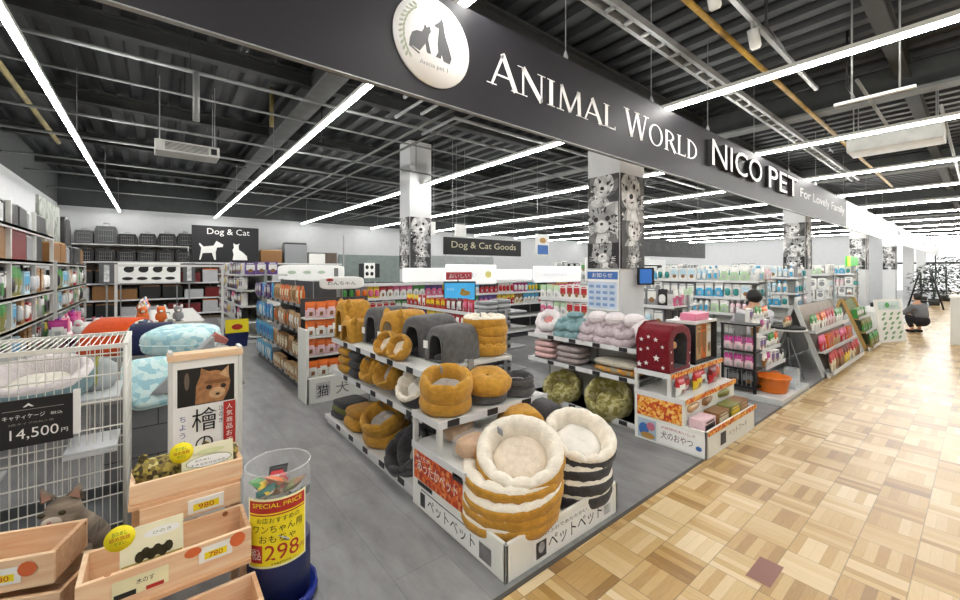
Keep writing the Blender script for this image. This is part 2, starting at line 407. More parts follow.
for y0, x0, x1 in [(3.3, 2.2, 4.2), (3.6, 2.6, 4.8), (3.9, 2.4, 5.3), (4.25, 3.0, 6.4)]:
    struct('ceiling_pipe', MB().tube([(x0, y0+.8, 3.55), (x0, y0, 3.55), (x1+4, y0, 3.55)], .022, PIPE))
m = MB().box((-1.5, 1.98, 3.88), (14, 2.02, 3.95), GREYM).box((-1.5, 2.1, 3.88), (14, 2.14, 3.95), GREYM)
for i in range(50): m.box((-1.4+i*.3, 2.0, 3.88), (-1.36+i*.3, 2.12, 3.9), GREYM)
tag(m.build('cable_tray'), 'grey metal cable tray running above the black store sign', 'cable tray', kind='structure')
m = MB().tube([(-1, 1.6, 3.92), (16, 1.6, 3.92)], .03, mat('pipe_yellow', '#a07f34', rough=.6, var=.35))
struct('ceiling_pipe', m)
for y, x0, x1 in [(.9, 6.2, 10.4), (.35, 8.0, 16), (-.2, 8, 16)]:
    struct('ceiling_pipe', MB().tube([(x0, y, 3.75), (x1, y, 3.75)], .02, PIPE))
struct('ceiling_pipe', MB().tube([(-1.29, 2.5, 3.8), (-1.29, 10, 3.8)], .035, mat('pipe_ochre', '#6e6238', rough=.7, var=.3)))
struct('ceiling_pipe', MB().tube([(.35, 5.3, 3.72), (.35, 5.3, 3.2)], .035, PIPE))
struct('ceiling_pipe', MB().tube([(1.35, 6.6, 4.3), (1.35, 6.6, 3.72)], .03, MATS['pipe_ochre']))
for X, Y in [(4.2, 1.2), (6.3, 1.0), (9, 1.7), (12, 1.4), (2.2, 7.0), (4.9, 8.4), (1.0, 9.6)]:
    struct('ceiling_pipe', MB().tube([(X, Y, CH), (X, Y, 3.75), (X+.5, Y, 3.72)], .012, BLACK))
# track with two spotlights
trk = thing('light_track', 'grey track with white spotlights hanging above the wooden aisle', 'light track', (2.3, 1.32, 3.86))
MB().box((0, -.02, 0), (4.2, .02, .035), GREYM).build('rail', trk)
for k, x in enumerate((1.05, 1.95)):
    s_ = MB().lathe([(0, 0), (.045, 0), (.045, .16), (.03, .18), (0, .18)], WHITE, 14, M=Matrix.Translation((x, 0, -.06)) @ Matrix.Rotation(2.6, 4, 'Y')).build('spotlight', trk)
    MB().box((x-.012, -.012, -.07), (x+.012, .012, .0), GREYM).build('stem', s_)
hb = thing('hanging_rail', 'short white rail hung on two chains beneath the right-hand ceiling', 'rail', (5.2, .37, 3.2))
MB().box((-.02, 0, 0), (.02, .55, .025), WHITE).build('rail', hb)
for y in (.1, .42): MB().tube([(0, y, .02), (0, y, 1.1)], .008, GREYM, 5).build('chain', hb)

# long LED strips
LED = mat('led', '#fffdf8', emit=LED_POWER, var=0)
xs = [-.83, 1.63]+[4.47+2.85*k for k in range(14)]
for i, x in enumerate(xs):
    t = thing('ceiling_light', (ordn(i+1)+' long white LED strip light from the left wall, hung under the dark roof'), 'ceiling light', (x, 0, 3.38), 0, 'LED strip lights')
    y1 = 16.6 if x < 28 else 9
    MB().box((-.021, -5, 0), (.021, y1, .03), LED).build('diffuser', t)
    MB().box((-.026, -5, .03), (.026, y1, .07), WHITE).build('housing', t)
    for k in range(6):
        yy = -4.5+k*4.1
        if yy < y1: MB().tube([(0, yy, .07), (0, yy, CH-3.38)], .004, GREYM, 4).build('suspension_wire', t)
# air conditioners
def aircon(label, loc, rz, s=1):
    t = thing('air_conditioner', label, 'air conditioner', loc, rz)
    MB().box((0, 0, 0), (1.05, .55, .22), mat('ac_white', '#b9bab6', rough=.5)).build('casing', t, .02)
    m = MB()
    for k in range(6): m.box((.16, -.006, .04+k*.025), (.86, 0, .05+k*.025), INK)
    m.build('grille', t); MB().box((.9, -.008, .05), (1.0, 0, .17), INK).build('vent', t)
    for x in (.08, .97):
        for y in (.08, .47): MB().tube([(x, y, .2), (x, y, (CH-loc[2])/s)], .008, GREYM, 4).build('hanger_rod', t)
    t.scale = (s, s, s); return t
aircon('white air conditioner hanging between the first two light strips', (.0, 7.3, 3.3), 0, .74)
aircon('white air conditioner hanging at the upper right above the wooden aisle', (9.3, .35, 3.5), PI/2)

# ------------------------------------------------------------------ the long store sign
SIGN = mat('sign_black', '#26252a', rough=.55, spec=.3, metal=0, var=.04, vs_=1.2)
SGW = mat('sign_white', '#f2f3f4', rough=.35, var=.02)
SY = 2.1
sg = thing('store_sign', 'long black hanging store sign with ANIMAL WORLD and NICO PET lettering', 'sign', (0, SY, 2.635))
MB().box((-1.4, 0, 0), (13.2, .05, .665), SIGN).box((-1.4, -.003, -.006), (13.2, .03, 0), GREYM).build('black_panel', sg)
tag(MB().box((13.2, 0, 0), (45, .05, .665), SGW).build('white_panel', sg), 'white far section', None)
def sgp(): m = MB(); return m, Print(m, (0, -.003, .232), (1, 0, 0), (0, 0, 1), .002)
LET = mat('letter_white', '#ffffff', rough=.5, var=0)
m, p = sgp(); roman(p, 'ANIMAL', 1.76, 0, .235, 1.52, LET); m.build('word_lettering', sg)
m, p = sgp(); roman(p, 'WORLD', 3.42, 0, .25, 1.54, LET); m.build('word_lettering', sg)
for w, x0, x1 in (('NICO', 5.23, 6.98), ('PET', 7.28, 8.82)):
    m, p = sgp(); p.text(w, x0-.05, -.012, x1-x0, .325, INK, False); p.k += 1; p.text(w, x0, 0, x1-x0, .32, LET, False, .05, INK); m.build('raised_lettering', sg)
m, p = sgp(); p.text('For Lovely Family', 9.2, .02, 3.7, .22, mat('letter_pale', '#e6e7e8'), False); m.build('tagline_lettering', sg)
m = MB(); p = Print(m, (1.32, -.012, .345), (1, 0, 0), (0, 0, 1), .0015)
m.lathe([(.0, 0), (.268, 0), (.268, .012), (0, .012)], LET, 48, M=Matrix.Translation((1.32, 0, .345)) @ Matrix.Rotation(PI/2, 4, 'X'))
EG = mat('emblem_grey', '#4a4a4d')
cat_ = [(-.02,-.08),(-.04,.0),(-.035,.03),(-.02,.055),(-.028,.085),(-.05,.07),(-.065,.088),(-.07,.06),(-.085,.035),(-.12,.03),(-.15,.01),(-.165,-.03),(-.17,-.065),(-.1,-.085),(-.06,-.03),(-.05,-.08)]
dog_ = [(.115,-.1),(.13,-.06),(.11,.0),(.085,.06),(.075,.1),(.07,.14),(.055,.165),(.045,.145),(.02,.12),(.0,.105),(.01,.095),(.035,.095),(.03,.05),(.025,-.0),(.03,-.05),(.012,-.085),(.05,-.085),(.055,-.06),(.07,-.095)]
p.poly(cat_, EG); p.poly(dog_, EG, False)
p.bar(-.17, -.07, -.1, -.1, .012, EG)
LAU = mat('laurel', '#9aa08a')
for k in range(12):
    a = 2.2+k*.14
    p.ell(.225*math.cos(a), .225*math.sin(a), .018, .007, LAU, 8, False, a+.6); p.ell(.205*math.cos(a+.06), .205*math.sin(a+.06), .018, .007, LAU, 8, False, a+1.6)
p.text('Anicia pet 1', -.1, -.165, .2, .035, mat('letter_grey', '#8b8b8e'))
em = m.build('emblem', sg)
for x0, z0 in ((22.3, .2), (33.5, .2)):
    m, p = sgp(); p.poly([(x0, z0-.1), (x0+1.2, z0-.1), (x0+1.0, z0+.15), (x0+.6, z0+.05), (x0+.5, z0+.25), (x0+.1, z0+.2)], EG); m.build('dark_logo', sg)
for x in (-.6, 1.2, 2.6, 3.95, 5.3, 6.9, 8.6, 10.4, 13, 16, 19, 22, 26, 30): MB().tube([(x, .025, .66), (x, .025, CH-2.635)], .005, PIPE, 4).lathe([(.02, .66), (.02, .7), (.006, .74)], GREYM, 8, M=Matrix.Translation((x, .025, 0))).build('hanging_wire', sg)

# ------------------------------------------------------------------ animal photographs (plain generic portraits)
def shades(): return [mat('photo_%d' % i, c, rough=.6, var=.4, vs_=9) for i, c in enumerate(('#1b1b1c', '#3d3d3e', '#6b6b6b', '#9a9a9a', '#c9c9c8', '#e6e6e4'))]
SH = shades()
def portrait(p, x, y, w, h, kind, bg=0):
    """a dog or cat head in greys inside the rectangle"""
    p.rect(x, y, x+w, y+h, SH[bg]); cx = x+w*(.5+.08*rnd.uniform(-1, 1)); cy = y+h*.48
    u = min(w, h)*.72; q_ = rnd.uniform(-.45, .45); clip = lambda pts: [(min(max(a, x), x+w), min(max(b, y), y+h)) for a, b in pts]
    def el(a, b, rx, ry, m, up=True, ang=0):
        pts = []
        for i in range(18):
            X = rx*math.cos(2*PI*i/18); Y = ry*math.sin(2*PI*i/18)
            e_, f_ = a+X*math.cos(ang)-Y*math.sin(ang), b+X*math.sin(ang)+Y*math.cos(ang)
            pts.append((cx+u*(e_*math.cos(q_)-f_*math.sin(q_)), cy+u*(e_*math.sin(q_)+f_*math.cos(q_))))
        p.poly(clip(pts), m, up)
    if kind == 'dog':
        el(0, -.9, .75, .7, SH[3]); el(-.1, -.8, .35, .6, SH[5])
        el(-.62, .25, .22, .5, SH[2], True, .3); el(.62, .25, .22, .5, SH[2], False, -.3)
        el(0, .25, .6, .65, SH[4]); el(.0, .0, .3, .34, SH[5]); el(0, .08, .12, .09, SH[0])
        el(-.24, .38, .08, .09, SH[0], False); el(.24, .38, .08, .09, SH[0], False); el(0, -.12, .1, .03, SH[1], False)
    else:
        el(0, -.9, .8, .65, SH[2]); el(0, -.8, .3, .6, SH[4])
        for s in (-1, 1): p.poly(clip([(cx+s*u*.6, cy+u*.25), (cx+s*u*.62, cy+u*1.0), (cx+s*u*.15, cy+u*.65)]), SH[3], s < 0)
        el(0, .15, .66, .55, SH[3]); el(0, -.1, .32, .25, SH[5]); el(0, .0, .08, .06, SH[1])
        el(-.27, .2, .11, .1, SH[0], False); el(.27, .2, .11, .1, SH[0], False)
        for s in (-1, 1):
            for k in range(3): p.bar(cx+s*u*.3, cy+u*(-.1-k*.05), cx+s*u*.85, cy+u*(-.02-k*.12), u*.02, SH[5])
        for k in (-1, 0, 1): p.bar(cx+k*u*.14, cy+u*.42, cx+k*u*.2, cy+u*.66, u*.05, SH[1])
    # fur: short strokes of lighter and darker grey over head and chest
    for k in range(46):
        a = rnd.uniform(0, 2*PI); r = rnd.uniform(.25, .95)**.7; X = cx+u*(.72*r*math.cos(a)); Y = cy+u*(-.1+.85*r*math.sin(a)); L_ = u*rnd.uniform(.1, .26); b = a+rnd.uniform(-.5, .5); wd = u*rnd.uniform(.03, .09)
        if math.hypot(X-cx, Y-cy-.15*u) < .34*u: continue
        dx, dy = math.cos(b)*L_, math.sin(b)*L_; nx, ny = -math.sin(b)*wd, math.cos(b)*wd
        p.poly(clip([(X-nx, Y-ny), (X+dx, Y+dy), (X+nx, Y+ny)]), SH[rnd.choice([0, 1, 2, 4, 5, 5] if kind == 'dog' else [0, 0, 1, 2, 4, 5])], k == 0)
sides = []
for k in range(4): sides.append((4.2+7.79*k, 2.64, k))
sides.append((4.2, 7.59, 9))
where = {0: 'of the nearest white column', 1: 'of the second white column along the sign', 2: 'of the third white column along the sign', 3: 'of the fourth white column along the sign', 9: 'of the column beside the Dog & Cat Goods sign'}
for cx, cy, k in sides:
    for f in (0, 1):
        m = MB(); w = .42 if f == 0 else .5
        if f == 0: m.box((cx-.012, cy+.01, 1.62), (cx, cy+.43, 2.73), BLACK); p = Print(m, (cx-.013, cy+.43, 1.62), (0, -1, 0), (0, 0, 1), .0004)
        else: m.box((cx+.01, cy-.012, 1.62), (cx+.51, cy, 2.73), BLACK); p = Print(m, (cx+.01, cy-.013, 1.62), (1, 0, 0), (0, 0, 1), .0004)
        if f == 0:
            portrait(p, 0, .78, w, .33, 'dog', 1); portrait(p, 0, .3, w, .48, 'cat', 4); portrait(p, 0, 0, w, .3, 'cat', 0)
        else:
            portrait(p, 0, .56, w, .55, 'dog', 0); portrait(p, 0, .26, w, .3, 'dog', 1); portrait(p, 0, 0, w, .26, 'cat', 1)
        tag(m.build('animal_poster'), 'animal photo poster on the %s face %s' % ('left' if f == 0 else 'right', where[k]), 'poster', 'animal posters on columns')
# blue notice and small screen on the nearest column
BLU = mat('notice_blue', '#3f6fb4'); BLUL = mat('notice_pale', '#c4d2e4')
m = MB().box((4.175, 2.65, 1.12), (4.2, 3.07, 1.6), PAPER); p = Print(m, (4.174, 3.07, 1.12), (0, -1, 0), (0, 0, 1))
p.rect(0, .37, .42, .46, BLU); p.rect(.01, .02, .41, .34, BLUL)
p.text('お知らせ', .07, .39, .28, .055, PAPER)
for r in range(4):
    for c in range(4): p.rect(.03+c*.095, .05+r*.072, .03+c*.095+.065, .05+r*.072+.035, mat('notice_mid', '#7f9cc8'), False)
tag(m.build('notice_board'), 'blue and white printed notice board below the cat photo on nearest column', 'notice')
SCR = mat('screen_blue', '#2f63a8', emit=.5, rough=.3); SCRL = mat('screen_cyan', '#3f9fd2', emit=.45, rough=.4)
t = thing('monitor', 'small dark blue monitor mounted on the right side of nearest column', 'monitor', (4.5, 2.6, 1.42), -.3)
MB().box((0, -.03, 0), (.24, 0, .21), BLACK).build('casing', t, .006); MB().box((.015, -.033, .02), (.2, -.03, .19), SCR).build('screen', t)
MB().box((.08, 0, .08), (.14, .06, .14), GREYM).build('bracket', t)

# ================================================================== FIXTURES
RAIL = mat('price_rail', '#d9dadb', rough=.4, var=.03); SHELF_SHADE = mat('shelf_shade', '#3a3b3d', rough=.5)  # dark tone for shelf backs and boards stands in for shade among goods
def gondola(label, x, y, L, Wd, h, levels, rz=0, body=WHITE, board=WHITE, rail=RAIL, overh=0, name='shelf_unit', tags=None):
    """two-sided shelving: length L along local y, shelves at the given heights, faces at local x=0 and x=Wd"""
    t = thing(name, label, 'shelving', (x, y, 0), rz)
    MB().box((.02, 0, 0), (Wd-.02, L, .07), body).build('plinth', t)
    bx = Wd/2 if Wd > .6 else Wd-.03
    MB().box((bx-.015, 0, .07), (bx+.015, L, h), body).build('back_panel', t)
    n = max(1, round(L/.9))
    for k in range(n+1): MB().box((bx-.025, L*k/n-.012, .07), (bx+.025, L*k/n+.012, h+.01), GREYM).build('upright', t)
    for i, z in enumerate(levels):
        ins = 0 if i == 0 else overh
        s = MB().box((ins, 0, z-.022), (Wd-ins, L, z), board).build('shelf', t)
        for xx in (ins, Wd-ins): MB().box((xx-.006, 0, z-.04), (xx+.006, L, z+.006), rail).build('price_rail', s)
        if tags:
            for k in range(int(L/.32)):
                yy = .12+k*.32; MB().box((ins-.012, yy, z-.036), (ins-.006, yy+.09, z+.004), tags).build('price_tag', s)
    return t
def rotm(dx, dy, ang, yaw=0):
    a = Vector((-dy, dx, 0)).normalized()
    return (Matrix.Rotation(ang, 4, a) @ Matrix.Rotation(yaw, 4, 'Z')).to_euler()

# ---------------- pet-bed gondola and its stepped end display
CARD = mat('price_card_dark', '#232326', rough=.5)
gA = gondola('long white pet bed shelving behind the stepped white bed display', 1.4, 2.48, 1.85, 1.0, .9, (.09, .557, .88), overh=.07, tags=CARD)
OR_ = patterned('orange_print', ['#c2451b', '#d9662a', '#a8331a', '#e08a4a', '#b43c1e', '#cf5523'], 40, .6)
OR2 = patterned('orange_print2', ['#d97a25', '#e8a23c', '#c9541f', '#f0c06a', '#b83a1c'], 45, .6)
PG = mat('panel_ivory', '#e9eae3', rough=.45, var=.02)
def endcap(label, x0, x1, yb, tiers, lip, side_print, name='display_stand'):
    """stepped display: tiers (front y, board z) from low to high, closed white box below"""
    y0 = tiers[0][0]
    t = thing(name, label, 'display stand', (x0, y0, 0)); w = x1-x0; D = yb-y0
    b = MB().box((0, 0, 0), (w, .02, lip), PG).box((0, 0, 0), (.02, D, lip), PG).box((w-.02, 0, 0), (w, D, lip), PG).box((.02, .02, 0), (w-.02, D, .1), PG)
    b.box((0, tiers[1][0]-y0, lip), (.018, D, tiers[1][1]-.01), PG).box((w-.018, tiers[1][0]-y0, lip), (w, D, tiers[1][1]-.01), PG)
    b.box((.018, tiers[1][0]-y0, .1), (w-.018, tiers[1][0]-y0+.02, tiers[1][1]-.02), PG)
    b.build('base_box', t, .004)
    for i, (yf, z) in enumerate(tiers[1:]):
        s = MB().box((0, yf-y0, z-.02), (w, D, z), WHITE).box((0, yf-y0-.008, z-.035), (w, yf-y0, z+.012), RAIL).box((-.008, yf-y0-.008, z-.035), (0, D, z+.012), RAIL).build('shelf', t)
        for k in range(3): MB().box((.06+k*.33, yf-y0-.014, z-.03), (.06+k*.33+.09, yf-y0-.008, z+.012), CARD).build('price_tag', s)
    yf, z = tiers[2]; zb = tiers[1][1]
    for xx in (0, w-.03):
        for yy in (yf-y0, D-.03): MB().box((xx, yy, zb), (xx+.03, yy+.03, z-.02), WHITE).build('post', t)
    m = MB().box((-.006, tiers[1][0]-y0+.02, lip-.005), (0, D-.03, tiers[1][1]-.03), side_print); m.build('side_print', t)
    return t
eA = endcap('stepped white pet bed display stand at the edge of the wooden floor', 1.39, 2.39, 2.47, [(1.52, .2), (1.87, .42), (2.14, .63)], .2, OR_)
m = MB(); p = Print(m, (-.001, .95, 0), (0, -1, 0), (0, 0, 1))
p.rect(.1, .015, .86, .155, PAPER); p.text('ペットベット', .2, .04, .5, .075, INK); p.rect(.11, .03, .17, .12, SH[1]); p.rect(.74, .03, .84, .12, SH[2]); p.bar(.12, .14, .7, .14, .008, SH[2])
p.rect(.08, .162, .26, .19, CARD)
m.build('side_lettering', eA)
m = MB(); p = Print(m, (0, -.001, 0), (1, 0, 0), (0, 0, 1))
p.rect(.2, .02, .94, .165, PAPER); p.text('ペットベット', .32, .04, .5, .08, INK); p.rect(.22, .03, .30, .12, SH[1]); p.ell(.26, .085, .025, .03, SH[3]); p.text('ふわふわであたたかい', .24, .138, .42, .02, INK); p.rect(.84, .04, .91, .1, SH[4])
m.build('front_lettering', eA)
m = MB(); p = Print(m, (-.0075, .93, .21), (0, -1, 0), (0, 0, 1)); p.text('あったかペット', .06, .05, .46, .075, PAPER); p.text('あったか', .05, .13, .16, .03, PAPER, False); m.build('side_print_lettering', eA)
m = MB().box((-.008, .36, .36), (-.006, .46, .4), CARD); m.build('price_tag', eA)

# ---------------- soft goods: prototypes
def donut(name, label, cat, base, rim, cush, D=.5, H=.15, pleat=12, loc=(0, 0, 0), tagc=None):
    t = thing(name, label, cat, loc); R = D/2
    w = lambda r, z, a, i: (r*(1+.012*math.cos(pleat*a)+.01*math.sin(3*a+1)), z+.006*math.sin(2*a+.5)*(z/H))
    MB().lathe([(0, .004), (R*.8, 0), (R*.93, H*.1), (R*.985, H*.3), (R*1.01, H*.5), (R*1.005, H*.68), (R*.985, H*.8), (R*.9, H*.84)], base, 36, w).build('cover', t)
    MB().lathe([(R*.975, H*.7), (R*.972, H*.9), (R*.92, H*1.0), (R*.84, H*1.04), (R*.75, H*.98), (R*.68, H*.8), (R*.64, H*.5), (R*.6, H*.3)], rim, 48,
       lambda r, z, a, i: (r*(1+(.035 if i > 2 else .01)*abs(math.cos(pleat*a/2))), z-(.02 if i in (2, 3, 4, 5) else .006)*(1-abs(math.sin(pleat*a/2)))**3)).build('rim', t)
    MB().lathe([(R*.62, H*.3), (R*.57, H*.46), (R*.44, H*.54), (R*.2, H*.52), (0, H*.48)], cush, 28, lambda r, z, a, i: (r, z+.004*math.sin(5*a+r*30))).build('cushion', t)
    if tagc:
        a = 2.2; MB().box((-.02, -.003, 0), (.02, .003, .05), tagc, Matrix.Rotation(1.0, 4, 'Z') @ Matrix.Translation((R*.64, 0, H*.72))).build('cloth_tag', t)
    return t
TAGC = mat('tag_grey', '#8d8f96', rough=.6)
bed_tc = donut('pet_bed', 'top bed', 'pet bed', TAN, CREAM, CREAM2, tagc=TAGC)
def stack(src, n, x, y, z, dz, labels, group, sc, top_tilt=None, first=False, yaw0=0, lean=None, tops=None):
    for k in range(n):
        lab = labels[k] if isinstance(labels, list) else labels % ordn(n-k)
        tilt = rotm(rnd.uniform(-1, 1), rnd.uniform(-1, 1), rnd.uniform(.0, .04), yaw0+rnd.uniform(-.6, .6))
        if lean: tilt = rotm(lean[0]+rnd.uniform(-.5, .5), lean[1]+rnd.uniform(-.5, .5), lean[2]*rnd.uniform(.5, 1.3), yaw0+rnd.uniform(-.6, .6))
        loc = [x+(k*.012 if lean else 0)+rnd.uniform(-.016, .016), y+(k*.006 if lean else 0)+rnd.uniform(-.02, .02), z+k*dz]
        if k == n-1 and top_tilt: tilt = rotm(top_tilt[0], top_tilt[1], top_tilt[2], yaw0); loc[2] += top_tilt[3]; loc[0] += top_tilt[4]; loc[1] += top_tilt[5]
        if first and k == 0:
            src.location = loc; src.rotation_euler = tilt; src['label'] = lab; src['group'] = group; src.scale = sc if hasattr(sc, '__len__') else (sc,)*3
        else: clone(src, lab, loc, None, group, rot=tilt, scale=(sc[0]*tops, sc[1]*tops, 1) if tops and k == n-1 else sc)
stack(bed_tc, 5, 1.665, 1.775, .145, .065, ['tan and cream round pet bed at the bottom of the front tan stack', 'tan and cream round pet bed, second from bottom of front tan stack', 'tan and cream round pet bed, middle of the front tan stack', 'tan and cream round pet bed, second from top of front tan stack', 'tilted tan and cream round pet bed on top of the front tan stack'], 'tan round beds at the front', (1.2, 1.2, .78), (-.72, -.69, .46, .02, .015, -.02), True, .6, (-.8, -.6, .14), .88)
bed_gc = donut('pet_bed', 'x', 'pet bed', GREYD, CREAM, mat('cushion_white', '#e9e4da', rough=.95, bump=.5, bs=90), tagc=None)
stack(bed_gc, 4, 2.2, 1.73, .115, .08, ['dark grey and white round pet bed at the bottom of the front grey stack', 'dark grey and white round pet bed, second from bottom of grey stack', 'dark grey and white round pet bed, third from bottom of grey stack', 'tilted white round pet bed on top of the dark grey stack'], 'grey and white round beds at the front', (1.0, 1.0, .76), (-.45, -.89, .42, .03, .03, .0), True, .3, (-.3, -.9, .1), .98)

def house(name, label, shell, lining, L=.38, Wd=.3, H=.29, loc=(0, 0, 0), rz=0, ears=False, tagm=PAPER, group=None):
    """tunnel-shaped pet house: arch along local x, doorway at x=0"""
    t = thing(name, label, 'pet house', loc, rz, group); n = 22
    def arch(sx, sz, x, w=Wd, h=H):
        pts = []
        for i in range(n+1):
            a = PI*i/n; c, s = math.cos(a), math.sin(a)
            pts.append((x, -w/2*sx*math.copysign(abs(c)**.6, c), h*(.02+.98*sz*abs(s)**.72)))
        return pts
    secs = [arch(.9, .9, 0), arch(.985, .975, .02), arch(1, 1, .06), arch(1.02, 1.01, L*.5), arch(1, 1, L-.06), arch(.98, .97, L-.02), arch(.88, .88, L)]
    vs = [p for s in secs for p in s]; k = n+1; fs = []
    for i in range(len(secs)-1):
        for j in range(n): fs.append((i*k+j, i*k+j+1, (i+1)*k+j+1, (i+1)*k+j))
    o = len(vs); hole = [(0.0, y*.62, z*.8+.012) for x, y, z in arch(.9, .9, 0)]; vs += hole
    for j in range(n): fs.append((j, o+j, o+j+1, j+1))
    fs.append((0, n, o+n, o)); e = (len(secs)-1)*k; fs.append(tuple(range(e, e+k)))
    fs.append((0, e, e+n, n))
    MB().add(vs, fs, shell, True).build('shell', t)
    hv = hole+[(L*.8, y*1.0, z*1.0) for x, y, z in hole]; MB().add(hv, [(j, k+j, k+j+1, j+1) for j in range(n)]+[tuple(range(k, 2*k)), (0, n, k+n, k)], lining, True).build('lining', t)
    MB().tube([(x-.004, y, z) for x, y, z in hole], .009, shell, 6).build('doorway_rim', t)
    MB().sq((L*.42, 0, .03), (L*.36, Wd*.27, .022), lining, .6, .5, 16).build('floor_cushion', t)
    if ears:
        for s in (-1, 1): MB().lathe([(.045, 0), (.03, .04), (.0, .075)], shell, 10, M=Matrix.Translation((.06, s*Wd*.28, H*.88)) @ Matrix.Rotation(-s*.35, 4, 'X')).build('ear', t)
    if tagm: MB().box((-.012, Wd*.3, .1), (-.008, Wd*.3+.05, .16), tagm).build('paper_tag', t)
    return t
house('pet_house', 'grey plush pet house nearest the viewer on the bed shelving', GREY, GREYD, .36, .29, .28, (1.70, 2.66, .882), .15)
house('pet_house', 'grey plush pet house behind the nearest grey one on bed shelving', GREY, GREYD, .42, .33, .33, (1.68, 2.99, .882), .2)
house('pet_house', 'tan plush pet house with round doorway between two grey pet houses', TAN, CREAM2, .38, .30, .35, (1.62, 3.32, .882), .2, True)
house('pet_house', 'grey plush pet house behind the round-doored tan pet house', GREY, GREYD, .40, .32, .36, (1.62, 3.68, .882), .15)
house('pet_house', 'small tan plush cat house at the far end of bed shelving', TAN, TAND, .3, .24, .22, (1.48, 3.98, .882), .1, True)
house('pet_house', 'large tan plush cat house at the far end of bed shelving', TAN, TAND, .32, .26, .4, (1.5, 4.2, .882), .1, True)
# small plush cat beds on the same deck
cb = donut('cat_bed', 'x', 'cat bed', TAN, TAN, CREAM2, .22, .1, 8)
def put(src, label, loc, rz=0, sc=1, group=None, rot=None, first=False):
    if first: src['label'] = label; src.location = loc; src.rotation_euler = rot or (0, 0, rz); src.scale = sc if hasattr(sc, '__len__') else (sc,)*3; return src
    return clone(src, label, loc, rz, group, scale=sc, rot=rot)
put(cb, 'small tan plush cat bed tipped forward below the round-doored tan house', (1.56, 3.16, .95), rot=rotm(-1, -.2, 1.0), first=True)
put(cb, 'small tan plush cat bed tipped forward beside the nearest grey house', (1.57, 2.94, .95), rot=rotm(-1, -.2, 1.0))
# tan stack on the rear right of the deck
bed_t2 = donut('pet_bed', 'x', 'pet bed', TAN, TAN, CREAM2, .36, .11, 12)
stack(bed_t2, 3, 2.22, 2.7, .885, .075, 'plain tan round pet bed, %s from top of the four-bed stack', 'tan beds stacked on the shelving', 1, None, True)
labs = 'tan round pet bed with cream top crowning the rear stack on shelving'
clone(bed_tc, labs, (2.22, 2.7, 1.105), .2, None, scale=(.74, .74, .72))
for ch in kids(bed_t2): pass
# end display, upper tier
bed_g = donut('pet_bed', 'x', 'pet bed', GREY, GREYD, GREYL, .5, .16, 8)
bed_w = donut('pet_bed', 'x', 'pet bed', TAN, TAN, GREYL, .36, .17, 6, tagc=TAGC)
put(bed_w, 'tan plush pet bed under the open tan bed on the display top', (1.57, 2.33, .632), .3, (1, 1, .66), first=True)
put(bed_w, 'open tan plush pet bed with grey lining on the display top', (1.57, 2.32, .735), .3, (1, 1, .95), rot=rotm(-.6, -.8, .25, .3))
put(bed_g, 'dark grey round pet bed beneath the puffed tan cushion on display', (1.93, 2.33, .632), 0, (.64, .64, .62))
t = thing('pet_cushion', 'puffed tan plush cushion with a dimpled middle on the display top', 'pet cushion', (1.93, 2.31, .715), .4)
t.rotation_euler = rotm(-.6, -.8, .22, .4)
MB().lathe([(0, 0), (.12, 0), (.17, .03), (.175, .08), (.14, .125), (.07, .135), (.015, .118), (0, .11)], TAN, 30, lambda r, z, a, i: (r*(1+.03*math.cos(6*a)), z)).build('cushion', t)
MB().sq((0, 0, .118), (.014, .014, .008), TAND, 1, 1, 10).build('button', t)
put(bed_g, 'flat dark grey pet bed at the right end of the display top', (2.22, 2.3, .632), 1, (.56, .56, .5), first=True)
put(bed_g, 'dark grey pet bed stacked on the one at display right end', (2.22, 2.3, .70), 2, (.54, .54, .5))
# end display, middle tier
CLP = clear('clear_pack', '#f3f3f3', .15, .2)
def packed(label, loc, rz, col, s=1):
    t = thing('packed_cushion', label, 'packed cushion', loc, rz); t.scale = (s,)*3
    MB().sq((0, 0, .065), (.12, .085, .06), col, .6, .6, 16).build('cushion', t)
    MB().sq((0, 0, .07), (.132, .097, .069), CLP, .4, .4, 16).build('plastic_bag', t); return t
PEACH = plush('peach_fabric', '#c99a66')
packed('peach cushion in a clear bag, back of the display middle tier', (1.66, 2.3, .422), .5, PEACH)
packed('peach cushion in a clear bag leaning in front on display middle tier', (1.58, 2.03, .422), .2, PEACH)
packed('light grey cushion in a clear bag behind the front tan bed stack', (1.82, 2.02, .422), -.2, GREYL)
house('pet_house', 'tan cave bed with dark arched opening behind the front beds', TAN, GREYD, .26, .3, .2, (2.0, 1.96, .422), 1.2, False, None)
house('pet_house', 'dark grey cave bed at the right of display middle tier', GREYD, BLACK, .26, .22, .2, (2.26, 1.95, .422), 1.4, False, None)
# left-hand shelves of the gondola
t = thing('folded_mat', 'x', 'folded mat', (0, 0, 0))
for k in range(3): MB().sq((0, 0, .03+k*.05), (.17-.012*k, .15, .032), [GREYD, plush('olive_plush', '#6a6a3c'), GREYD][k], .35, .35, 16).build('layer', t)
put(t, 'dark grey and olive folded mats on the lowest bed shelf, far end', (1.6, 4.15, .09), .1, 1, first=True)
def cushion(label, loc, r, m, rz=0, rot=None, name='pet_cushion', cat='pet cushion', piping=None, e=.45, group=None):
    t = thing(name, label, cat, loc, rz, group)
    if rot: t.rotation_euler = rot
    MB().sq((0, 0, r[2]), r, m, e, e, 22, fn=lambda v: Vector((v.x, v.y, v.z*(1-.25*abs(v.x/r[0])**3*abs(v.y/r[1])**3)))).build('cushion', t)
    MB().tube([(r[0]*math.copysign(abs(math.cos(a))**e, math.cos(a)), r[1]*math.copysign(abs(math.sin(a))**e, math.sin(a)), r[2]) for a in [2*PI*i/28 for i in range(28)]], .006, piping or m, 5, True).build('piping', t)
    return t
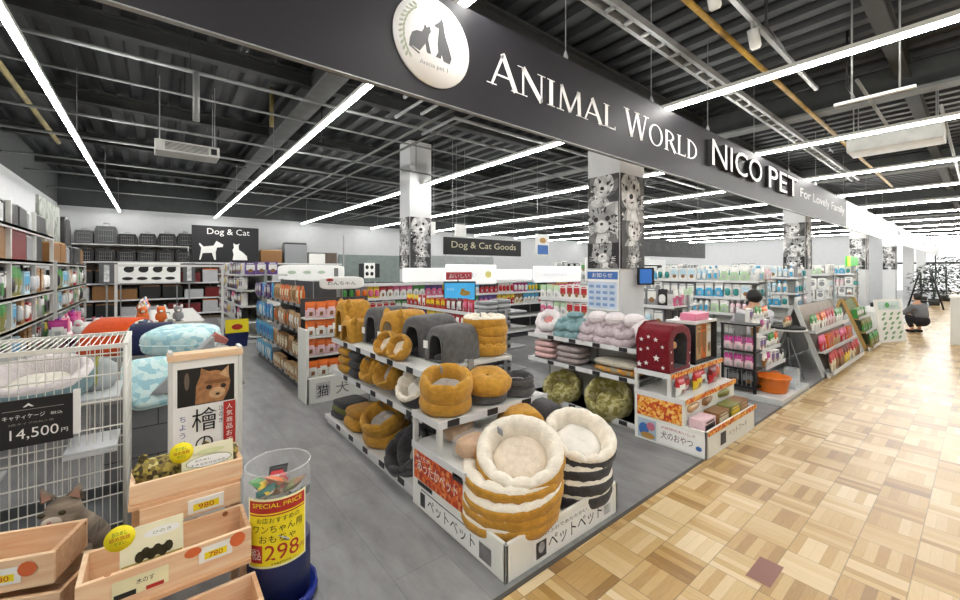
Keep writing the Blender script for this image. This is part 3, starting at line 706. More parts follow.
cushion('flat tan mat on the lowest bed shelf beside the olive mats', (1.58, 3.74, .09), (.17, .16, .06), TAN)
cushion('flat tan mat laid over another on the lowest bed shelf', (1.58, 3.72, .21), (.16, .15, .045), TAND)
put(bed_w, 'large tan bed with raised sides on the lowest bed shelf', (1.6, 3.3, .09), .2, (1.15, 1.15, .9))
put(bed_w, 'tan bed tilted on the large tan bed, lowest shelf', (1.58, 3.28, .24), .2, (1.05, 1.05, .9), rot=rotm(-1, -.3, .45))
put(bed_g, 'dark grey bed with pale lining, near end of lowest shelf', (1.6, 2.78, .12), 0, (.8, .8, 1.1), rot=rotm(-1, -.1, .7))
put(bed_g, 'dark grey bed leaning on another at the lowest shelf near end', (1.66, 2.68, .2), 0, (.8, .8, 1.1), rot=rotm(-1, -.1, .9))
for k in range(3): cushion('tan folded pet mat, %s from top of far middle-shelf pile' % ordn(3-k), (1.6, 4.08, .559+k*.085), (.13, .13, .042), TAN, group='tan mats on middle shelf')
for k in range(3): cushion('dark grey pet mat, %s from top of far middle-shelf pile' % ordn(3-k), (1.6, 3.8, .559+k*.085), (.13, .12, .042), GREYD, group='grey mats on middle shelf')
put(bed_w, 'tan plush bed standing on edge on the middle bed shelf', (1.62, 3.42, .69), 0, (.8, .8, 1), rot=rotm(-1, .1, 1.15))
put(bed_w, 'tan plush bed standing on edge beside another on middle shelf', (1.62, 3.14, .69), 0, (.74, .74, 1), rot=rotm(-1, -.1, 1.1))
put(bed_gc, 'dark grey bed with cream lining tilted on the middle shelf', (1.62, 2.72, .66), 0, (.66, .66, 1), rot=rotm(-1, -.15, .8))

# ---------------- second pet-cushion gondola with its end display
gB = gondola('white cushion shelving with plush pastel donut cushions on top', 3.7, 2.12, 1.5, .45, .84, (.07, .51, .81), tags=CARD, board=GREYM)
PINK = plush('pink_plush', '#d9b4b2'); TEAL = plush('teal_plush', '#7f9fa3'); LAV = plush('lavender_plush', '#b9abb0'); FLUF = plush('white_plush', '#e4dcdd', .06); ROSE = plush('rose_plush', '#c98785')
ringp = {}
def ring(label, loc, m, sc=1, rot=None, inner=None):
    k = m.name+(inner.name if inner else '')
    if k not in ringp:
        t = thing('donut_cushion', label, 'donut cushion'); vs = []; n, q = 24, 10
        for i in range(n):
            a = 2*PI*i/n
            for j in range(q):
                b = 2*PI*j/q; rr = .06*(1+.16*math.cos(8*a)); vs.append(((.12+rr*math.cos(b))*math.cos(a), (.12+rr*math.cos(b))*math.sin(a), .06+rr*math.sin(b)))
        MB().add(vs, [(i*q+j, ((i+1) % n)*q+j, ((i+1) % n)*q+(j+1) % q, i*q+(j+1) % q) for i in range(n) for j in range(q)], m, True).build('ring', t)
        MB().sq((0, 0, .045), (.1, .1, .03), inner or m, .7, 1, 16).build('seat_pad', t)
        ringp[k] = t; t.location = loc; t.scale = (sc,)*3; t.rotation_euler = rot or (0, 0, 0); return t
    return clone(ringp[k], label, loc, None, None, scale=sc, rot=rot)
tl = rotm(-1, -.4, .75)
ring('white and rose donut cushion standing up at the far shelf end', (3.88, 3.42, .93), FLUF, .95, tl, ROSE)
ring('white donut cushion lying under the upright rose-centred one', (3.88, 3.44, .81), FLUF, .9, None, ROSE)
for k, (yy, w) in enumerate([(3.16, 'far'), (3.0, 'near')]):
    ring('teal donut cushion, %s one on lower layer of pastel row' % w, (3.85, yy, .815), TEAL, .72, rotm(-1, 0, .3))
    ring('teal donut cushion, %s one on upper layer of pastel row' % w, (3.88, yy, .92), TEAL, .72, rotm(-1, 0, .5))
for k, w in enumerate(['leftmost', 'middle', 'rightmost']):
    yy = 2.78-k*.21
    ring('lavender grey donut cushion, %s of lower layer beside teal ones' % w, (3.84, yy, .815), LAV, .78, rotm(-1, 0, .3))
    ring('lavender grey donut cushion, %s of upper layer beside teal ones' % w, (3.88, yy, .915), [FLUF, LAV, FLUF][k] if False else LAV, .78, rotm(-1, 0, .5))
for k, w in enumerate(['left', 'middle', 'right']): cushion('fluffy white cushion, %s one of three heaped above lavender cushions' % w, (3.93, 2.74-k*.22, .99), (.1, .11, .075), FLUF, .2, e=.9)
cushion('fluffy white cushion at the right end above the burgundy house', (3.95, 2.2, .83), (.13, .13, .13), FLUF, e=.9)
cushion('teal round cushion lying on top of the teal donut cushions', (3.95, 3.08, 1.02), (.1, .1, .04), TEAL, e=.9)
GP = plush('grey_pink_plush', '#a79a9a')
for k in range(3): cushion('pink folded pet blanket, %s from top of the pile' % ordn(3-k), (3.86, 3.42, .515+k*.07), (.14, .15, .034), PINK, group='pink blankets on cushion shelving')
for k in range(3): cushion('grey pink folded pet blanket, %s from top of the pile' % ordn(3-k), (3.86, 3.04, .515+k*.065), (.14, .17, .032), [GREYL, GP, PINK][k] if False else GP, group='grey pink blankets on cushion shelving')
FL1 = patterned('orange_stripe', ['#a8742e', '#c48a3e', '#8f8a76'], 30)
for k, mm in enumerate((FL1, plush('beige_fabric', '#bdb6a6'))):
    cushion(['flat orange patterned pet mat under the beige mat on middle shelf', 'flat beige pet mat on top of the orange patterned mat'][k], (3.86, 2.42, .515+k*.07), (.15, .26, .033), mm)
OLV = patterned('olive_floral', ['#a59c5c', '#b8ae78', '#8f8748', '#c2b98c', '#9a9258'], 30)
put(donut('pet_bed', 'x', 'pet bed', OLV, OLV, OLV, .46, .2, 8), 'olive patterned pet bed, farther of two on lowest cushion shelf', (3.9, 3.2, .09), rot=rotm(-1, -.2, .55), first=True)
put(bpy.data.objects[[o.name for o in bpy.data.objects if o.get('label', '').startswith('olive patterned')][0]], 'olive patterned pet bed, nearer of two on lowest cushion shelf', (3.9, 2.55, .1), 0, (1.08, 1.08, 1.3), rot=rotm(-1, -.2, .6))
eB = endcap('stepped white display stand with orange print beside the burgundy house', 3.61, 4.74, 2.11, [(1.455, .23), (1.64, .45), (1.765, .65)], .235, OR2)
m = MB(); p = Print(m, (-.001, .64, 0), (0, -1, 0), (0, 0, 1))
p.rect(.02, .02, .2, .2, mat('print_sky', '#a9bccb')); p.ell(.08, .1, .05, .06, BLU); p.ell(.15, .14, .04, .04, mat('print_pink', '#c9788e')); p.ell(.12, .05, .07, .03, mat('print_ochre', '#b48a4a'), 12)
p.rect(.22, .02, .63, .2, PAPER); p.text('犬のおやつ', .25, .07, .28, .07, mat('print_plum', '#5a2430')); p.text('大好評のおいしさ', .25, .16, .3, .025, RED); p.ell(.58, .08, .025, .02, BLU)
m.build('side_lettering', eB)
m = MB(); p = Print(m, (0, -.001, 0), (1, 0, 0), (0, 0, 1)); p.rect(.28, .05, .4, .16, SH[1]); p.text('ペットフード', .46, .08, .45, .06, SH[2])
m.build('front_lettering', eB)
for z, y in ((.45, .185), (.65, .31), (.235, 0)): MB().box((.0, y-.018, z-.03), (1.13, y-.012, z+.012), OR2).build('front_print', eB)
# burgundy starred pet house
BURG = plush('burgundy_plush', '#6e1420')
t = thing('pet_house', 'burgundy plush pet house printed with white stars and a dark opening', 'pet house', (3.62, 1.78, .652))
n = 14
out = [(0, 0), (.44, 0), (.46, .3), (.42, .38), (.32, .43), (.12, .43), (.02, .38), (-.02, .3)]
hol = [(.1, .04), (.34, .04), (.36, .28), (.33, .33), (.28, .36), (.16, .36), (.11, .33), (.08, .28)]
vs = [(x, 0, z) for x, z in out]+[(x, 0, z) for x, z in hol]+[(x, .3, z) for x, z in out]
fs = [(i, (i+1) % 8, 8+(i+1) % 8, 8+i) for i in range(8)]+[(i, 16+i, 16+(i+1) % 8, (i+1) % 8) for i in range(8)]+[tuple(range(16, 24))]
MB().add(vs, fs, BURG).build('shell', t, .02)
MB().add([(x, 0.0, z) for x, z in hol]+[(x, .26, z) for x, z in hol], [(i, 8+i, 8+(i+1) % 8, (i+1) % 8) for i in range(8)]+[tuple(range(8, 16))], GREYD).build('lining', t)
m = MB()
def star(p, cx, cy, r, mm):
    p.poly([(cx+(r if k % 2 == 0 else r*.45)*math.cos(PI/2+k*PI/5), cy+(r if k % 2 == 0 else r*.45)*math.sin(PI/2+k*PI/5)) for k in range(10)], mm, False)
p = Print(m, (-.027, .3, 0), (0, -1, 0), (-.06, 0, 1)); p.k = 1
for i, (a, b, r) in enumerate([(.06, .3, .022), (.13, .33, .02), (.2, .31, .024), (.26, .25, .018), (.05, .2, .02), (.12, .22, .018), (.2, .14, .034), (.1, .08, .024), (.03, .06, .03), (.26, .06, .02)]): star(p, a, b, r, FLUF)
m.build('star_print', t)
m = MB(); p = Print(m, (0, -.002, 0), (1, 0, 0), (0, 0, 1)); [star(p, a, b, .015, FLUF) for a, b in ((.04, .2), (.05, .1), (.41, .15), (.4, .05))]; m.build('front_star_print', t)
MB().sq((.14, .03, .25), (.035, .03, .035), mat('tan_fluff', '#c99a72', rough=.9), .8, .8, 10).build('hanging_pompom', t)
# dark case of packets
t = thing('display_case', 'dark open display case with white top and tan packet sides', 'display case', (4.2, 1.8, .652))
MB().box((0, 0, .4), (.52, .3, .425), WHITE).build('top_board', t)
for x in (0, .5): MB().box((x, 0, 0), (x+.02, .3, .4), BLACK).build('side_panel', t)
MB().box((0, .28, 0), (.52, .3, .4), BLACK).build('back_panel', t); MB().box((0, 0, 0), (.52, .3, .02), BLACK).build('floor_board', t)
PKG = mat('print_pinkpack', '#dd7f9c', rough=.5)
tag(MB().box((4.3, 1.84, 1.078), (4.62, 2.0, 1.15), PKG).build('gift_box', None, .006), 'pink box lying on the white top of the dark case', 'box')

# ================================================================== GOODS ON SHELVES
PAL = {'orange': '#d9691e', 'white': '#e6e6e2', 'red': '#b3242c', 'blue': '#2b62b0', 'sky blue': '#4aa5cf', 'green': '#3f8a3c', 'yellow': '#e3c32c', 'brown': '#8a6238', 'tan': '#b9966a', 'pink': '#d8688f', 'purple': '#5c3f86', 'black': '#222224', 'grey': '#8b8d90', 'pale blue': '#b9d3e0', 'pale green': '#b4cfaa', 'cream': '#ddd2b4', 'navy': '#252f55', 'magenta': '#b22f80', 'teal': '#2f8a86', 'olive': '#7b7a3a', 'dark red': '#6f1c1f', 'pale pink': '#e3c3ca', 'silver': '#b8babc'}
def pm(c): return mat('pack_'+c, PAL[c], rough=.42, var=.08, vs_=30)
PRO = {}
def pro(kind, a, b='white', w=.13, h=.19, d=.05):
    """mesh of one kind of product facing -y, base at the origin"""
    key = (kind, a, b, w, h, d)
    if key in PRO: return PRO[key]
    m = MB(); A, B = pm(a), pm(b); phrase = a if a == b else '%s and %s' % (a, b)
    if kind in ('pouch', 'packet'):
        C = pm('brown') if a in ('orange', 'brown', 'tan', 'red') else pm('silver')
        nx, nz = 6, 8
        for sgn in (-1, 1):
            vs = []
            for k in range(nz+1):
                for i in range(nx+1):
                    u = i/nx*2-1; q = k/nz; bul = (1-u**4)*(math.sin(PI*min(1, q*1.12))**.6 if q < .89 else .05)
                    vs.append((u*w/2*(1-.04*math.sin(PI*q)), sgn*d/2*max(bul, .04), q*h))
            for k in range(nz):
                for i in range(nx):
                    f = (k*(nx+1)+i, k*(nx+1)+i+1, (k+1)*(nx+1)+i+1, (k+1)*(nx+1)+i)
                    mm = A if k >= (5 if kind == 'pouch' else 6) or (k == 4 and i in (0, 5)) or (kind == 'packet' and (i in (0, 5) or k == 0)) else (C if k in (1, 2) and i in (2, 3) else B)
                    m.add([vs[q] for q in f], [(0, 1, 2, 3) if sgn < 0 else (3, 2, 1, 0)], mm, True)
        noun, cat = kind, 'packet'
    elif kind == 'box':
        m.box((-w/2, -d/2, 0), (w/2, d/2, h), A); p = Print(m, (-w/2, -d/2, 0), (1, 0, 0), (0, 0, 1))
        p.rect(.08*w, .35*h, .92*w, .8*h, B); p.ell(.5*w, .3*h, .25*w, .16*h, pm('brown' if a != 'brown' else 'cream'), 12); p.rect(.15*w, .86*h, .8*w, .93*h, B, False)
        noun, cat = 'carton', 'box'
    elif kind == 'can':
        m.lathe([(0, 0), (w*.46, 0), (w*.5, .01), (w*.5, h*.12), (w*.5, h*.85), (w*.5, h-.01), (w*.46, h), (0, h)], A, 14, ms=[pm('silver')]*2+[pm('silver'), B if b != 'white' else A, A, pm('silver'), pm('silver')]); noun, cat = 'tin', 'tin'
    elif kind == 'bottle':
        m.lathe([(0, 0), (w*.5, 0), (w*.5, h*.6), (w*.42, h*.72), (w*.18, h*.8), (w*.18, h*.86), (w*.24, h*.86), (w*.24, h), (0, h)], A, 14, ms=[A, A, A, A, A, B, B, B])
        Print(m, (-w*.4, -w*.51, h*.12), (1, 0, 0), (0, 0, 1)).rect(0.1*w, 0, .7*w, h*.38, B); noun, cat = 'bottle', 'bottle'
    elif kind == 'bag':
        m.sq((0, 0, h*.46), (w/2, d/2, h*.46), A, .35, .45, 14); m.box((-w*.44, -.006, h*.86), (w*.44, .006, h), B)
        p = Print(m, (-w/2, -d/2-.001, 0), (1, 0, 0), (0, 0, 1)); p.ell(.5*w, .45*h, .3*w, .2*h, B, 16); p.rect(.25*w, .7*h, .75*w, .78*h, B, False); noun, cat = 'food bag', 'bag'
    elif kind == 'card':
        m.prism([(-w/2, 0), (w/2, 0), (w/2, h*.93), (w*.1, h), (-w*.1, h), (-w/2, h*.93)], -.004, .004, A, Matrix.Rotation(PI/2, 4, 'X')); m.sq((0, -d*.45, h*.4), (w*.38, d*.5, h*.28), B, .7, .7, 10); noun, cat = 'carded toy', 'toy'
    elif kind == 'toy':
        m.sq((0, 0, h*.35), (w*.4, d*.45, h*.36), A, .9, .9, 12); m.sq((0, -d*.1, h*.78), (w*.3, d*.35, h*.24), A, .9, .9, 12)
        for s in (-1, 1): m.sq((s*w*.24, 0, h*.98), (w*.1, d*.1, h*.12), B, 1, 1, 8); m.sq((s*w*.3, -d*.35, h*.1), (w*.13, d*.2, h*.1), B, 1, 1, 8)
        m.sq((0, -d*.42, h*.72), (w*.13, d*.12, h*.08), B, 1, 1, 8); noun, cat = 'plush toy', 'toy'
    elif kind == 'tray':
        m.prism([(-w/2, 0), (w/2, 0), (w*.58, h), (-w*.58, h)], -d/2, d/2, A, Matrix.Rotation(PI/2, 4, 'X')); m.box((-w*.5, -d*.42, h*.8), (w*.5, d*.42, h*1.02), B); noun, cat = 'tub', 'tub'
    elif kind == 'fold':
        for k in range(3): m.sq((0, 0, h/6+k*h/3), (w/2, d/2, h/6), A if k != 1 else B, .35, .35, 12)
        noun, cat = 'folded mat', 'mat'
    else:
        m.box((-w/2, -d/2, 0), (w/2, d/2, h*.92), A); m.box((-w*.47, -d*.47, h*.92), (w*.47, d*.47, h), B); noun, cat = 'storage crate', 'crate'
    o = m.build(noun.replace(' ', '_')); me = o.data; bpy.data.objects.remove(o)
    PRO[key] = (me, w, d, noun, cat, phrase); return PRO[key]
def stock(fix, lvl, face, a0, a1, pos, z, seq, gap=.012, rep=(1, 3), lean=0, skip=.0, hs=1.25, where='%s shelf, %s'):
    """fill one shelf from left to right as the picture shows it; every product is an object of its own"""
    put_ = []; a = 0; L = a1-a0; i = rnd.randrange(len(seq))
    while True:
        p = seq[i % len(seq)]; i += 1; done = False
        for _ in range(rnd.randint(*rep)):
            if a+p[1] > L: done = True; break
            if rnd.random() >= skip: put_.append((p, a+p[1]/2))
            a += p[1]+gap
        if done: break
    tot = {}
    for p, _ in put_: tot[(p[5], p[3])] = tot.get((p[5], p[3]), 0)+1
    cnt = {}
    for p, c in put_:
        k = (p[5], p[3]); cnt[k] = cnt.get(k, 0)+1
        o = bpy.data.objects.new(p[3].replace(' ', '_'), p[0]); COL.objects.link(o)
        w_ = where % (lvl, fix)
        if tot[k] == 1: lab = 'only %s %s on %s' % (p[5], p[3], w_)
        else: lab = '%s %s %s from left, %s' % (ordn(cnt[k]), p[5], p[3], w_)
        o['label'] = lab; o['category'] = p[4]; o['group'] = '%s goods of the %s' % (p[3], fix)
        j = rnd.uniform(-.008, .008)
        if face == '-y': o.location = (a0+c, pos+p[2]/2+j, z); rz = 0
        elif face == '-x': o.location = (pos+p[2]/2+j, a1-c, z); rz = -PI/2
        else: o.location = (pos-p[2]/2+j, a0+c, z); rz = PI/2
        o.rotation_euler = (lean, 0, rz+rnd.uniform(-.06, .06)); o.scale = (1, 1, hs*rnd.uniform(.94, 1.04))
P = pro
MIX = [P('pouch', a, b) for a, b in (('red', 'white'), ('pink', 'white'), ('green', 'white'), ('purple', 'pink'), ('yellow', 'red'), ('brown', 'cream'), ('sky blue', 'white'), ('black', 'red'))]
MIXB = [P('box', a, b, .12, .17, .06) for a, b in (('blue', 'white'), ('red', 'yellow'), ('brown', 'cream'), ('white', 'red'), ('green', 'white'), ('pink', 'white'))]
MIXC = [P('card', a, b, .11, .2, .05) for a, b in (('white', 'red'), ('magenta', 'white'), ('sky blue', 'yellow'), ('black', 'green'), ('grey', 'orange'), ('yellow', 'pink'))]
PALE = [P('box', 'white', 'pale blue', .16, .2, .08), P('bottle', 'pale blue', 'white', .09, .22), P('bottle', 'white', 'sky blue', .09, .22), P('pouch', 'white', 'pale green', .16, .22), P('bottle', 'pale pink', 'white', .09, .2), P('bag', 'white', 'grey', .2, .26, .1), P('box', 'grey', 'white', .15, .2, .08), P('pouch', 'white', 'sky blue', .16, .22), P('card', 'white', 'teal', .13, .2, .05)]
TOYS = [P('toy', a, b, .15, .2, .13) for a, b in (('magenta', 'pink'), ('sky blue', 'white'), ('green', 'yellow'), ('tan', 'brown'), ('orange', 'white'), ('grey', 'white'), ('white', 'sky blue'))]

# orange snack rack (far end of the near-left aisle)
E_ = gondola('white shelving along the left aisle filled with brown and blue packets', 1.5, 5.42, 3.1, .85, 1.42, (.12, .45, .8, 1.15), tags=CARD, body=SHELF_SHADE, board=SHELF_SHADE, rail=GREYM)
eE = thing('display_stand', 'white end stand with rows of orange pouches facing the viewer', 'display stand', (1.41, 5.02, 0))
m = MB().box((0, 0, 0), (.92, .36, .3), PG).box((-.01, 0, 0), (.02, .36, .88), PG).box((.9, 0, 0), (.93, .36, .88), PG); m.build('base_box', eE); MB().box((.02, .34, .3), (.9, .36, 1.24), SHELF_SHADE).build('back_panel', eE)
for z in (.55, .78, 1.01): MB().box((.02, .12, z-.02), (.9, .35, z), WHITE).build('shelf', eE)
m = MB(); p = Print(m, (0, -.001, 0), (1, 0, 0), (0, 0, 1)); p.rect(.1, .05, .27, .24, SH[4]); p.text('猫', .12, .07, .13, .14, INK); p.text('犬', .34, .07, .16, .14, SH[2]); p.poly([(.62, .1), (.7, .22), (.78, .1)], INK, False); m.build('front_print', eE)
OP = [P('pouch', 'orange', 'white', .125, .2, .06)]; OP2 = [P('pouch', 'orange', 'pale pink', .125, .2, .06)]
for lv, z, q in (('lowest', .302, OP), ('second', .552, OP2), ('third', .782, OP), ('top', 1.012, OP2)):
    stock('orange pouch stand', lv, '-y', 1.43, 2.3, 5.06 if z < .5 else 5.15, z, q, .0, hs=1)
for lv, z, q1, q2 in (('lowest', .12, [P('box', 'tan', 'cream', .15, .14, .1), P('packet', 'brown', 'cream', .15, .15)], [P('packet', 'sky blue', 'white', .15, .2)]), ('second', .45, [P('packet', 'tan', 'brown'), P('box', 'brown', 'cream', .15, .16, .1)], [P('packet', 'sky blue', 'blue', .14, .2)]),
                      ('third', .8, [P('packet', 'brown', 'orange'), P('packet', 'tan', 'white')], [P('packet', 'sky blue', 'white', .15, .2), P('packet', 'blue', 'sky blue')]), ('top', 1.15, [P('packet', 'orange', 'cream'), P('packet', 'tan', 'brown')], [P('packet', 'sky blue', 'blue', .14, .2), P('box', 'purple', 'white', .12, .17, .06)])):
    stock('near left-aisle rack', lv, '-x', 5.45, 7.1, 1.47, z, q1, .006, (2, 4)); stock('left-aisle rack far half', lv, '-x', 7.12, 8.5, 1.47, z, q2, .006, (2, 4))
t = thing('oval_sign', 'white oval sign above the orange snack pouches', 'sign', (1.95, 5.35, 1.43))
MB().sq((0, 0, .0), (.3, .012, .085), PAPER, .5, .6, 20).build('board', t); m = MB(); p = Print(m, (-.25, -.0135, -.05), (1, 0, 0), (0, 0, 1)); p.text('わんちゃん', .05, .02, .38, .05, INK); p.ell(.08, .09, .05, .02, RED, 12); m.build('lettering', t)
MB().tube([(0, 0, -.08), (0, 0, -.1), (0, .04, -.41)], .008, GREYM).build('stem', t)
# far left-aisle shelving
F_ = gondola('white shelving far down the left aisle behind the blue bin', 1.5, 10.1, 4.5, .9, 1.6, (.12, .45, .8, 1.15, 1.5))
FQ = [P('box', 'purple', 'white', .2, .22, .12), P('box', 'white', 'yellow', .2, .22, .12), P('bag', 'white', 'purple', .22, .26, .12), P('box', 'navy', 'white', .2, .22, .12), P('pouch', 'pink', 'white', .18, .22), P('box', 'black', 'white', .2, .2, .12)]
for lv, z in (('second', .45), ('third', .8), ('fourth', 1.15), ('top', 1.5)): stock('far left-aisle shelving', lv, '-x', 10.15, 14.5, 1.52, z, FQ, .02, (1, 3))
stock('far left-aisle end', 'upper', '-y', 1.55, 2.3, 10.1, 1.5, FQ, .02)
# middle rack facing the viewer with lit header boards
G1 = gondola('long shelving of colourful pet treats below white lit boards', 9.4, 7.0, 6.9, .5, 1.36, (.15, .5, .8, 1.08, 1.34), PI/2, body=SHELF_SHADE)
for lv, z, q in (('middle', .8, MIX+MIXB), ('fourth', 1.08, MIX+MIXC)): stock('long treat shelving', lv, '-y', 2.55, 9.35, 7.03, z, q, .01, (2, 4))
LITW = mat('lit_white', '#fbfbfa', rough=.5, emit=.3, var=0)
def lit(label, x0, x1, z0, z1, txt=None, y=7.22, dot=True):
    t = thing('lit_board', label, 'sign', ((x0+x1)/2, y, z0)); w = x1-x0; h = z1-z0
    MB().box((-w/2, 0, 0), (w/2, .06, h), LITW).build('board', t, .02)
    m = MB(); p = Print(m, (-w/2, -.001, 0), (1, 0, 0), (0, 0, 1))
    if txt: p.text(txt, .18*w, .38*h, .5*w, .22*h, mat('pale_purple', '#9a82b4'))
    if dot: p.ell(.82*w, .5*h, .07*w, .18*h, mat('pale_yellow', '#eee38a'), 14, False)
    if txt or dot: m.build('lettering', t)
    return t
lit('long white lit board left of the raised one on treat shelving', 3.75, 4.72, 1.36, 1.64, None, 7.02, False)
lit('raised white lit board with pale lettering above the treat shelving', 4.72, 6.1, 1.28, 1.72, 'ペットのおやつ', 6.98)
lit('narrow white lit board between the two raised boards', 6.12, 7.32, 1.36, 1.62, None, 7.02, False)
lit('raised white lit board at the right above the treat shelving', 7.34, 9.2, 1.28, 1.7, 'ペットのごはん', 6.98, False)
# low grey-mat shelving with the video screen
G0 = gondola('grey shelving of mats and red packs behind the bed display', 3.55, 4.35, 2.3, .85, 1.0, (.12, .45, .75, .98), board=GREYM, body=SHELF_SHADE)
RQ = [P('packet', 'red', 'white'), P('box', 'red', 'yellow', .14, .16, .08), P('packet', 'dark red', 'white'), P('packet', 'red', 'pink')]
for lv, z in (('third', .75), ('top', .98)): stock('red pack shelving', lv, '-x', 4.6, 6.6, 3.57, z, RQ+MIX[3:5], .01, (2, 4), hs=1)
stock('red pack shelving', 'second', '-x', 4.4, 6.6, 3.57, .45, [P('fold', 'grey', 'grey', .3, .2, .26), P('fold', 'grey', 'black', .3, .2, .26)], .02, hs=1)
for lv, z in (('lowest', .12), ('second', .45), ('third', .75), ('top', .98)): stock('grey mat shelving end', lv, '-y', 3.6, 4.36, 4.36, z, [P('fold', 'grey', 'silver', .26, .22, .24), P('fold', 'black', 'grey', .26, .2, .24)], .0, hs=.85)
t = thing('video_screen', 'blue lit video screen above the grey pet houses', 'screen', (4.42, 6.1, 1.0), .62); t.rotation_euler = (0, 0, -.62)
MB().box((-.3, 0, .02), (.3, .04, .39), BLACK).build('casing', t, .008); MB().box((-.28, -.003, .05), (.28, 0, .36), SCRL).build('screen', t)
m = MB(); p = Print(m, (-.28, -.0045, .05), (1, 0, 0), (0, 0, 1)); p.ell(.38, .12, .1, .05, mat('print_ochre2', '#a8883c'), 14, False); p.ell(.34, .17, .04, .04, MATS['print_ochre2'], 12, False); p.text('にゃん', .05, .17, .13, .05, PAPER, False); m.build('picture', t)
MB().box((-.12, .0, 0), (.12, .08, .02), BLACK).build('foot', t)
m = MB().box((4.14, 6.12, 1.42), (4.72, 6.14, 1.56), mat('strip_red', '#b53a44')); m.box((4.4, 6.13, 1.2), (4.43, 6.15, 1.42), GREYM)
Print(m, (4.14, 6.119, 1.42), (1, 0, 0), (0, 0, 1)).text('おいしい', .06, .03, .46, .08, PAPER); tag(m.build('header_strip'), 'red header strip with white lettering above the video screen', 'sign')
# right-hand rows
def row(desc, fix, x, y0, L, h, q, lv=((.8, 'third'), (1.1, 'top')), w=.85, qe=None):
    gondola(desc, x, y0, L, w, h, (.12, .45, .78, 1.08)+((h-.02,) if h > 1.3 else ()))
    for z, nm in (((.12, 'lowest'), (.45, 'second')) if x < 7 else ())+((.78, 'third'), (1.08, 'fourth'))+(((h-.02, 'top'),) if h > 1.3 else ()):
        stock(fix, nm, '-x', y0+.05, y0+L, x+.02, z, q, .015, (2, 4))
        if z > .7: stock(fix+' end', nm, '-y', x+.05, x+w-.05, y0+.02, z, qe or q, .015)
H1Q = [P('card', 'white', 'pale blue', .13, .2, .05), P('box', 'grey', 'white', .15, .2, .08), P('card', 'black', 'white', .13, .2, .05), P('pouch', 'white', 'pink', .15, .2), P('pouch', 'pale green', 'white', .15, .2), P('box', 'white', 'red', .14, .2, .07), P('bottle', 'white', 'grey', .09, .2)]
row('white shelving of mixed pet goods behind the burgundy house', 'white mixed shelving', 5.75, 2.75, 2.6, 1.22, H1Q)
row('white shelving of pale care bottles past the small round table', 'pale care shelving', 8.5, 2.55, 3.6, 1.42, PALE)
row('white shelving of pale bottles, second row past the snack rack', 'second pale shelving', 11.2, 2.6, 4.2, 1.45, PALE)
row('white shelving of pale goods, third row past the snack rack', 'third pale shelving', 14.2, 2.6, 3.4, 1.5, PALE[:6])
row('white shelving of pale goods, farthest row along the aisle', 'farthest pale shelving', 17.6, 2.6, 3.0, 1.5, PALE[2:])
G2 = gondola('long white shelving of pale goods across the right background', 20.5, 8.6, 10.5, .5, 1.7, (.3, .75, 1.15, 1.5), PI/2)
for lv, z in (('third', 1.15), ('top', 1.5)): stock('right background shelving', lv, '-y', 10.1, 20.4, 8.63, z, [P('box', 'white', 'grey', .28, .3, .1), P('bag', 'grey', 'white', .28, .32, .12), P('box', 'black', 'white', .25, .26, .1), P('box', 'white', 'green', .28, .28, .1), P('bag', 'white', 'pale pink', .28, .3, .12)], .05, (1, 3))
# ------------------------------------------------------------------ boards and hanging signs
BD = mat('board_black', '#16181b', rough=.55)
t = thing('dog_and_cat_board', 'black Dog & Cat board with white dog and cat silhouettes on back wall shelf', 'sign', (.95, 16.22, 1.88))
MB().box((0, 0, 0), (1.95, .05, 1.2), BD).build('board', t)
m = MB(); p = Print(m, (0, -.002, 0), (1, 0, 0), (0, 0, 1), .003); p.text('Dog & Cat', .42, .86, 1.25, .26, PAPER); m.build('lettering', t)
m = MB(); p = Print(m, (0, -.002, 0), (1, 0, 0), (0, 0, 1), .003); p.k = 1
p.poly([(.2, .06), (.24, .06), (.3, .28), (.55, .3), (.62, .06), (.67, .06), (.66, .32), (.7, .48), (.86, .5), (.88, .58), (.75, .66), (.68, .7), (.6, .54), (.32, .5), (.22, .62), (.19, .58), (.26, .46), (.24, .3)], PAPER, False); m.build('dog_silhouette', t)
m = MB(); p = Print(m, (0, -.002, 0), (1, 0, 0), (0, 0, 1), .003); p.k = 1
p.poly([(1.15, .06), (1.6, .06), (1.58, .2), (1.45, .34), (1.34, .42), (1.33, .55), (1.36, .64), (1.3, .6), (1.24, .6), (1.17, .64), (1.19, .5), (1.15, .4), (1.18, .25)], PAPER, False); m.build('cat_silhouette', t)
def hang(name, label, x0, x1, y, z0, z1, body, txt, ink, marg=.08):
    t = thing(name, label, 'sign', (x0, y, z0)); w = x1-x0; h = z1-z0
    MB().box((0, 0, 0), (w, .05, h), body).build('board', t, .004)
    if txt: m = MB(); Print(m, (0, -.001, 0), (1, 0, 0), (0, 0, 1)).text(txt, w*marg, h*.28, w*(1-2*marg), h*.5, ink); m.build('lettering', t)
    for xx in (w*.1, w*.9): MB().tube([(xx, .025, h), (xx, .025, CH-z0)], .005, PIPE, 4).build('wire', t)
    return t
hang('hanging_sign', 'black hanging Dog & Cat Goods sign above the lit boards', 4.75, 7.0, 7.1, 1.93, 2.3, BD, 'Dog & Cat Goods', mat('gold_pale', '#c9c2a4'))
hang('hanging_sign', 'dark grey hanging sign with faint lettering right of nearest column', 7.4, 11.2, 4.55, 1.9, 2.28, mat('board_charcoal', '#2c2f31', rough=.5), 'PET & KENNEL', mat('ink_soft', '#4c5052'))
for k, (x, w) in enumerate(((4.55, 'left'), (5.4, 'right'))): hang('hanging_card', 'small white hanging card above the Dog & Cat Goods sign, %s one' % w, x, x+.3, 7.6, 2.38, 2.66, PAPER, None, None)
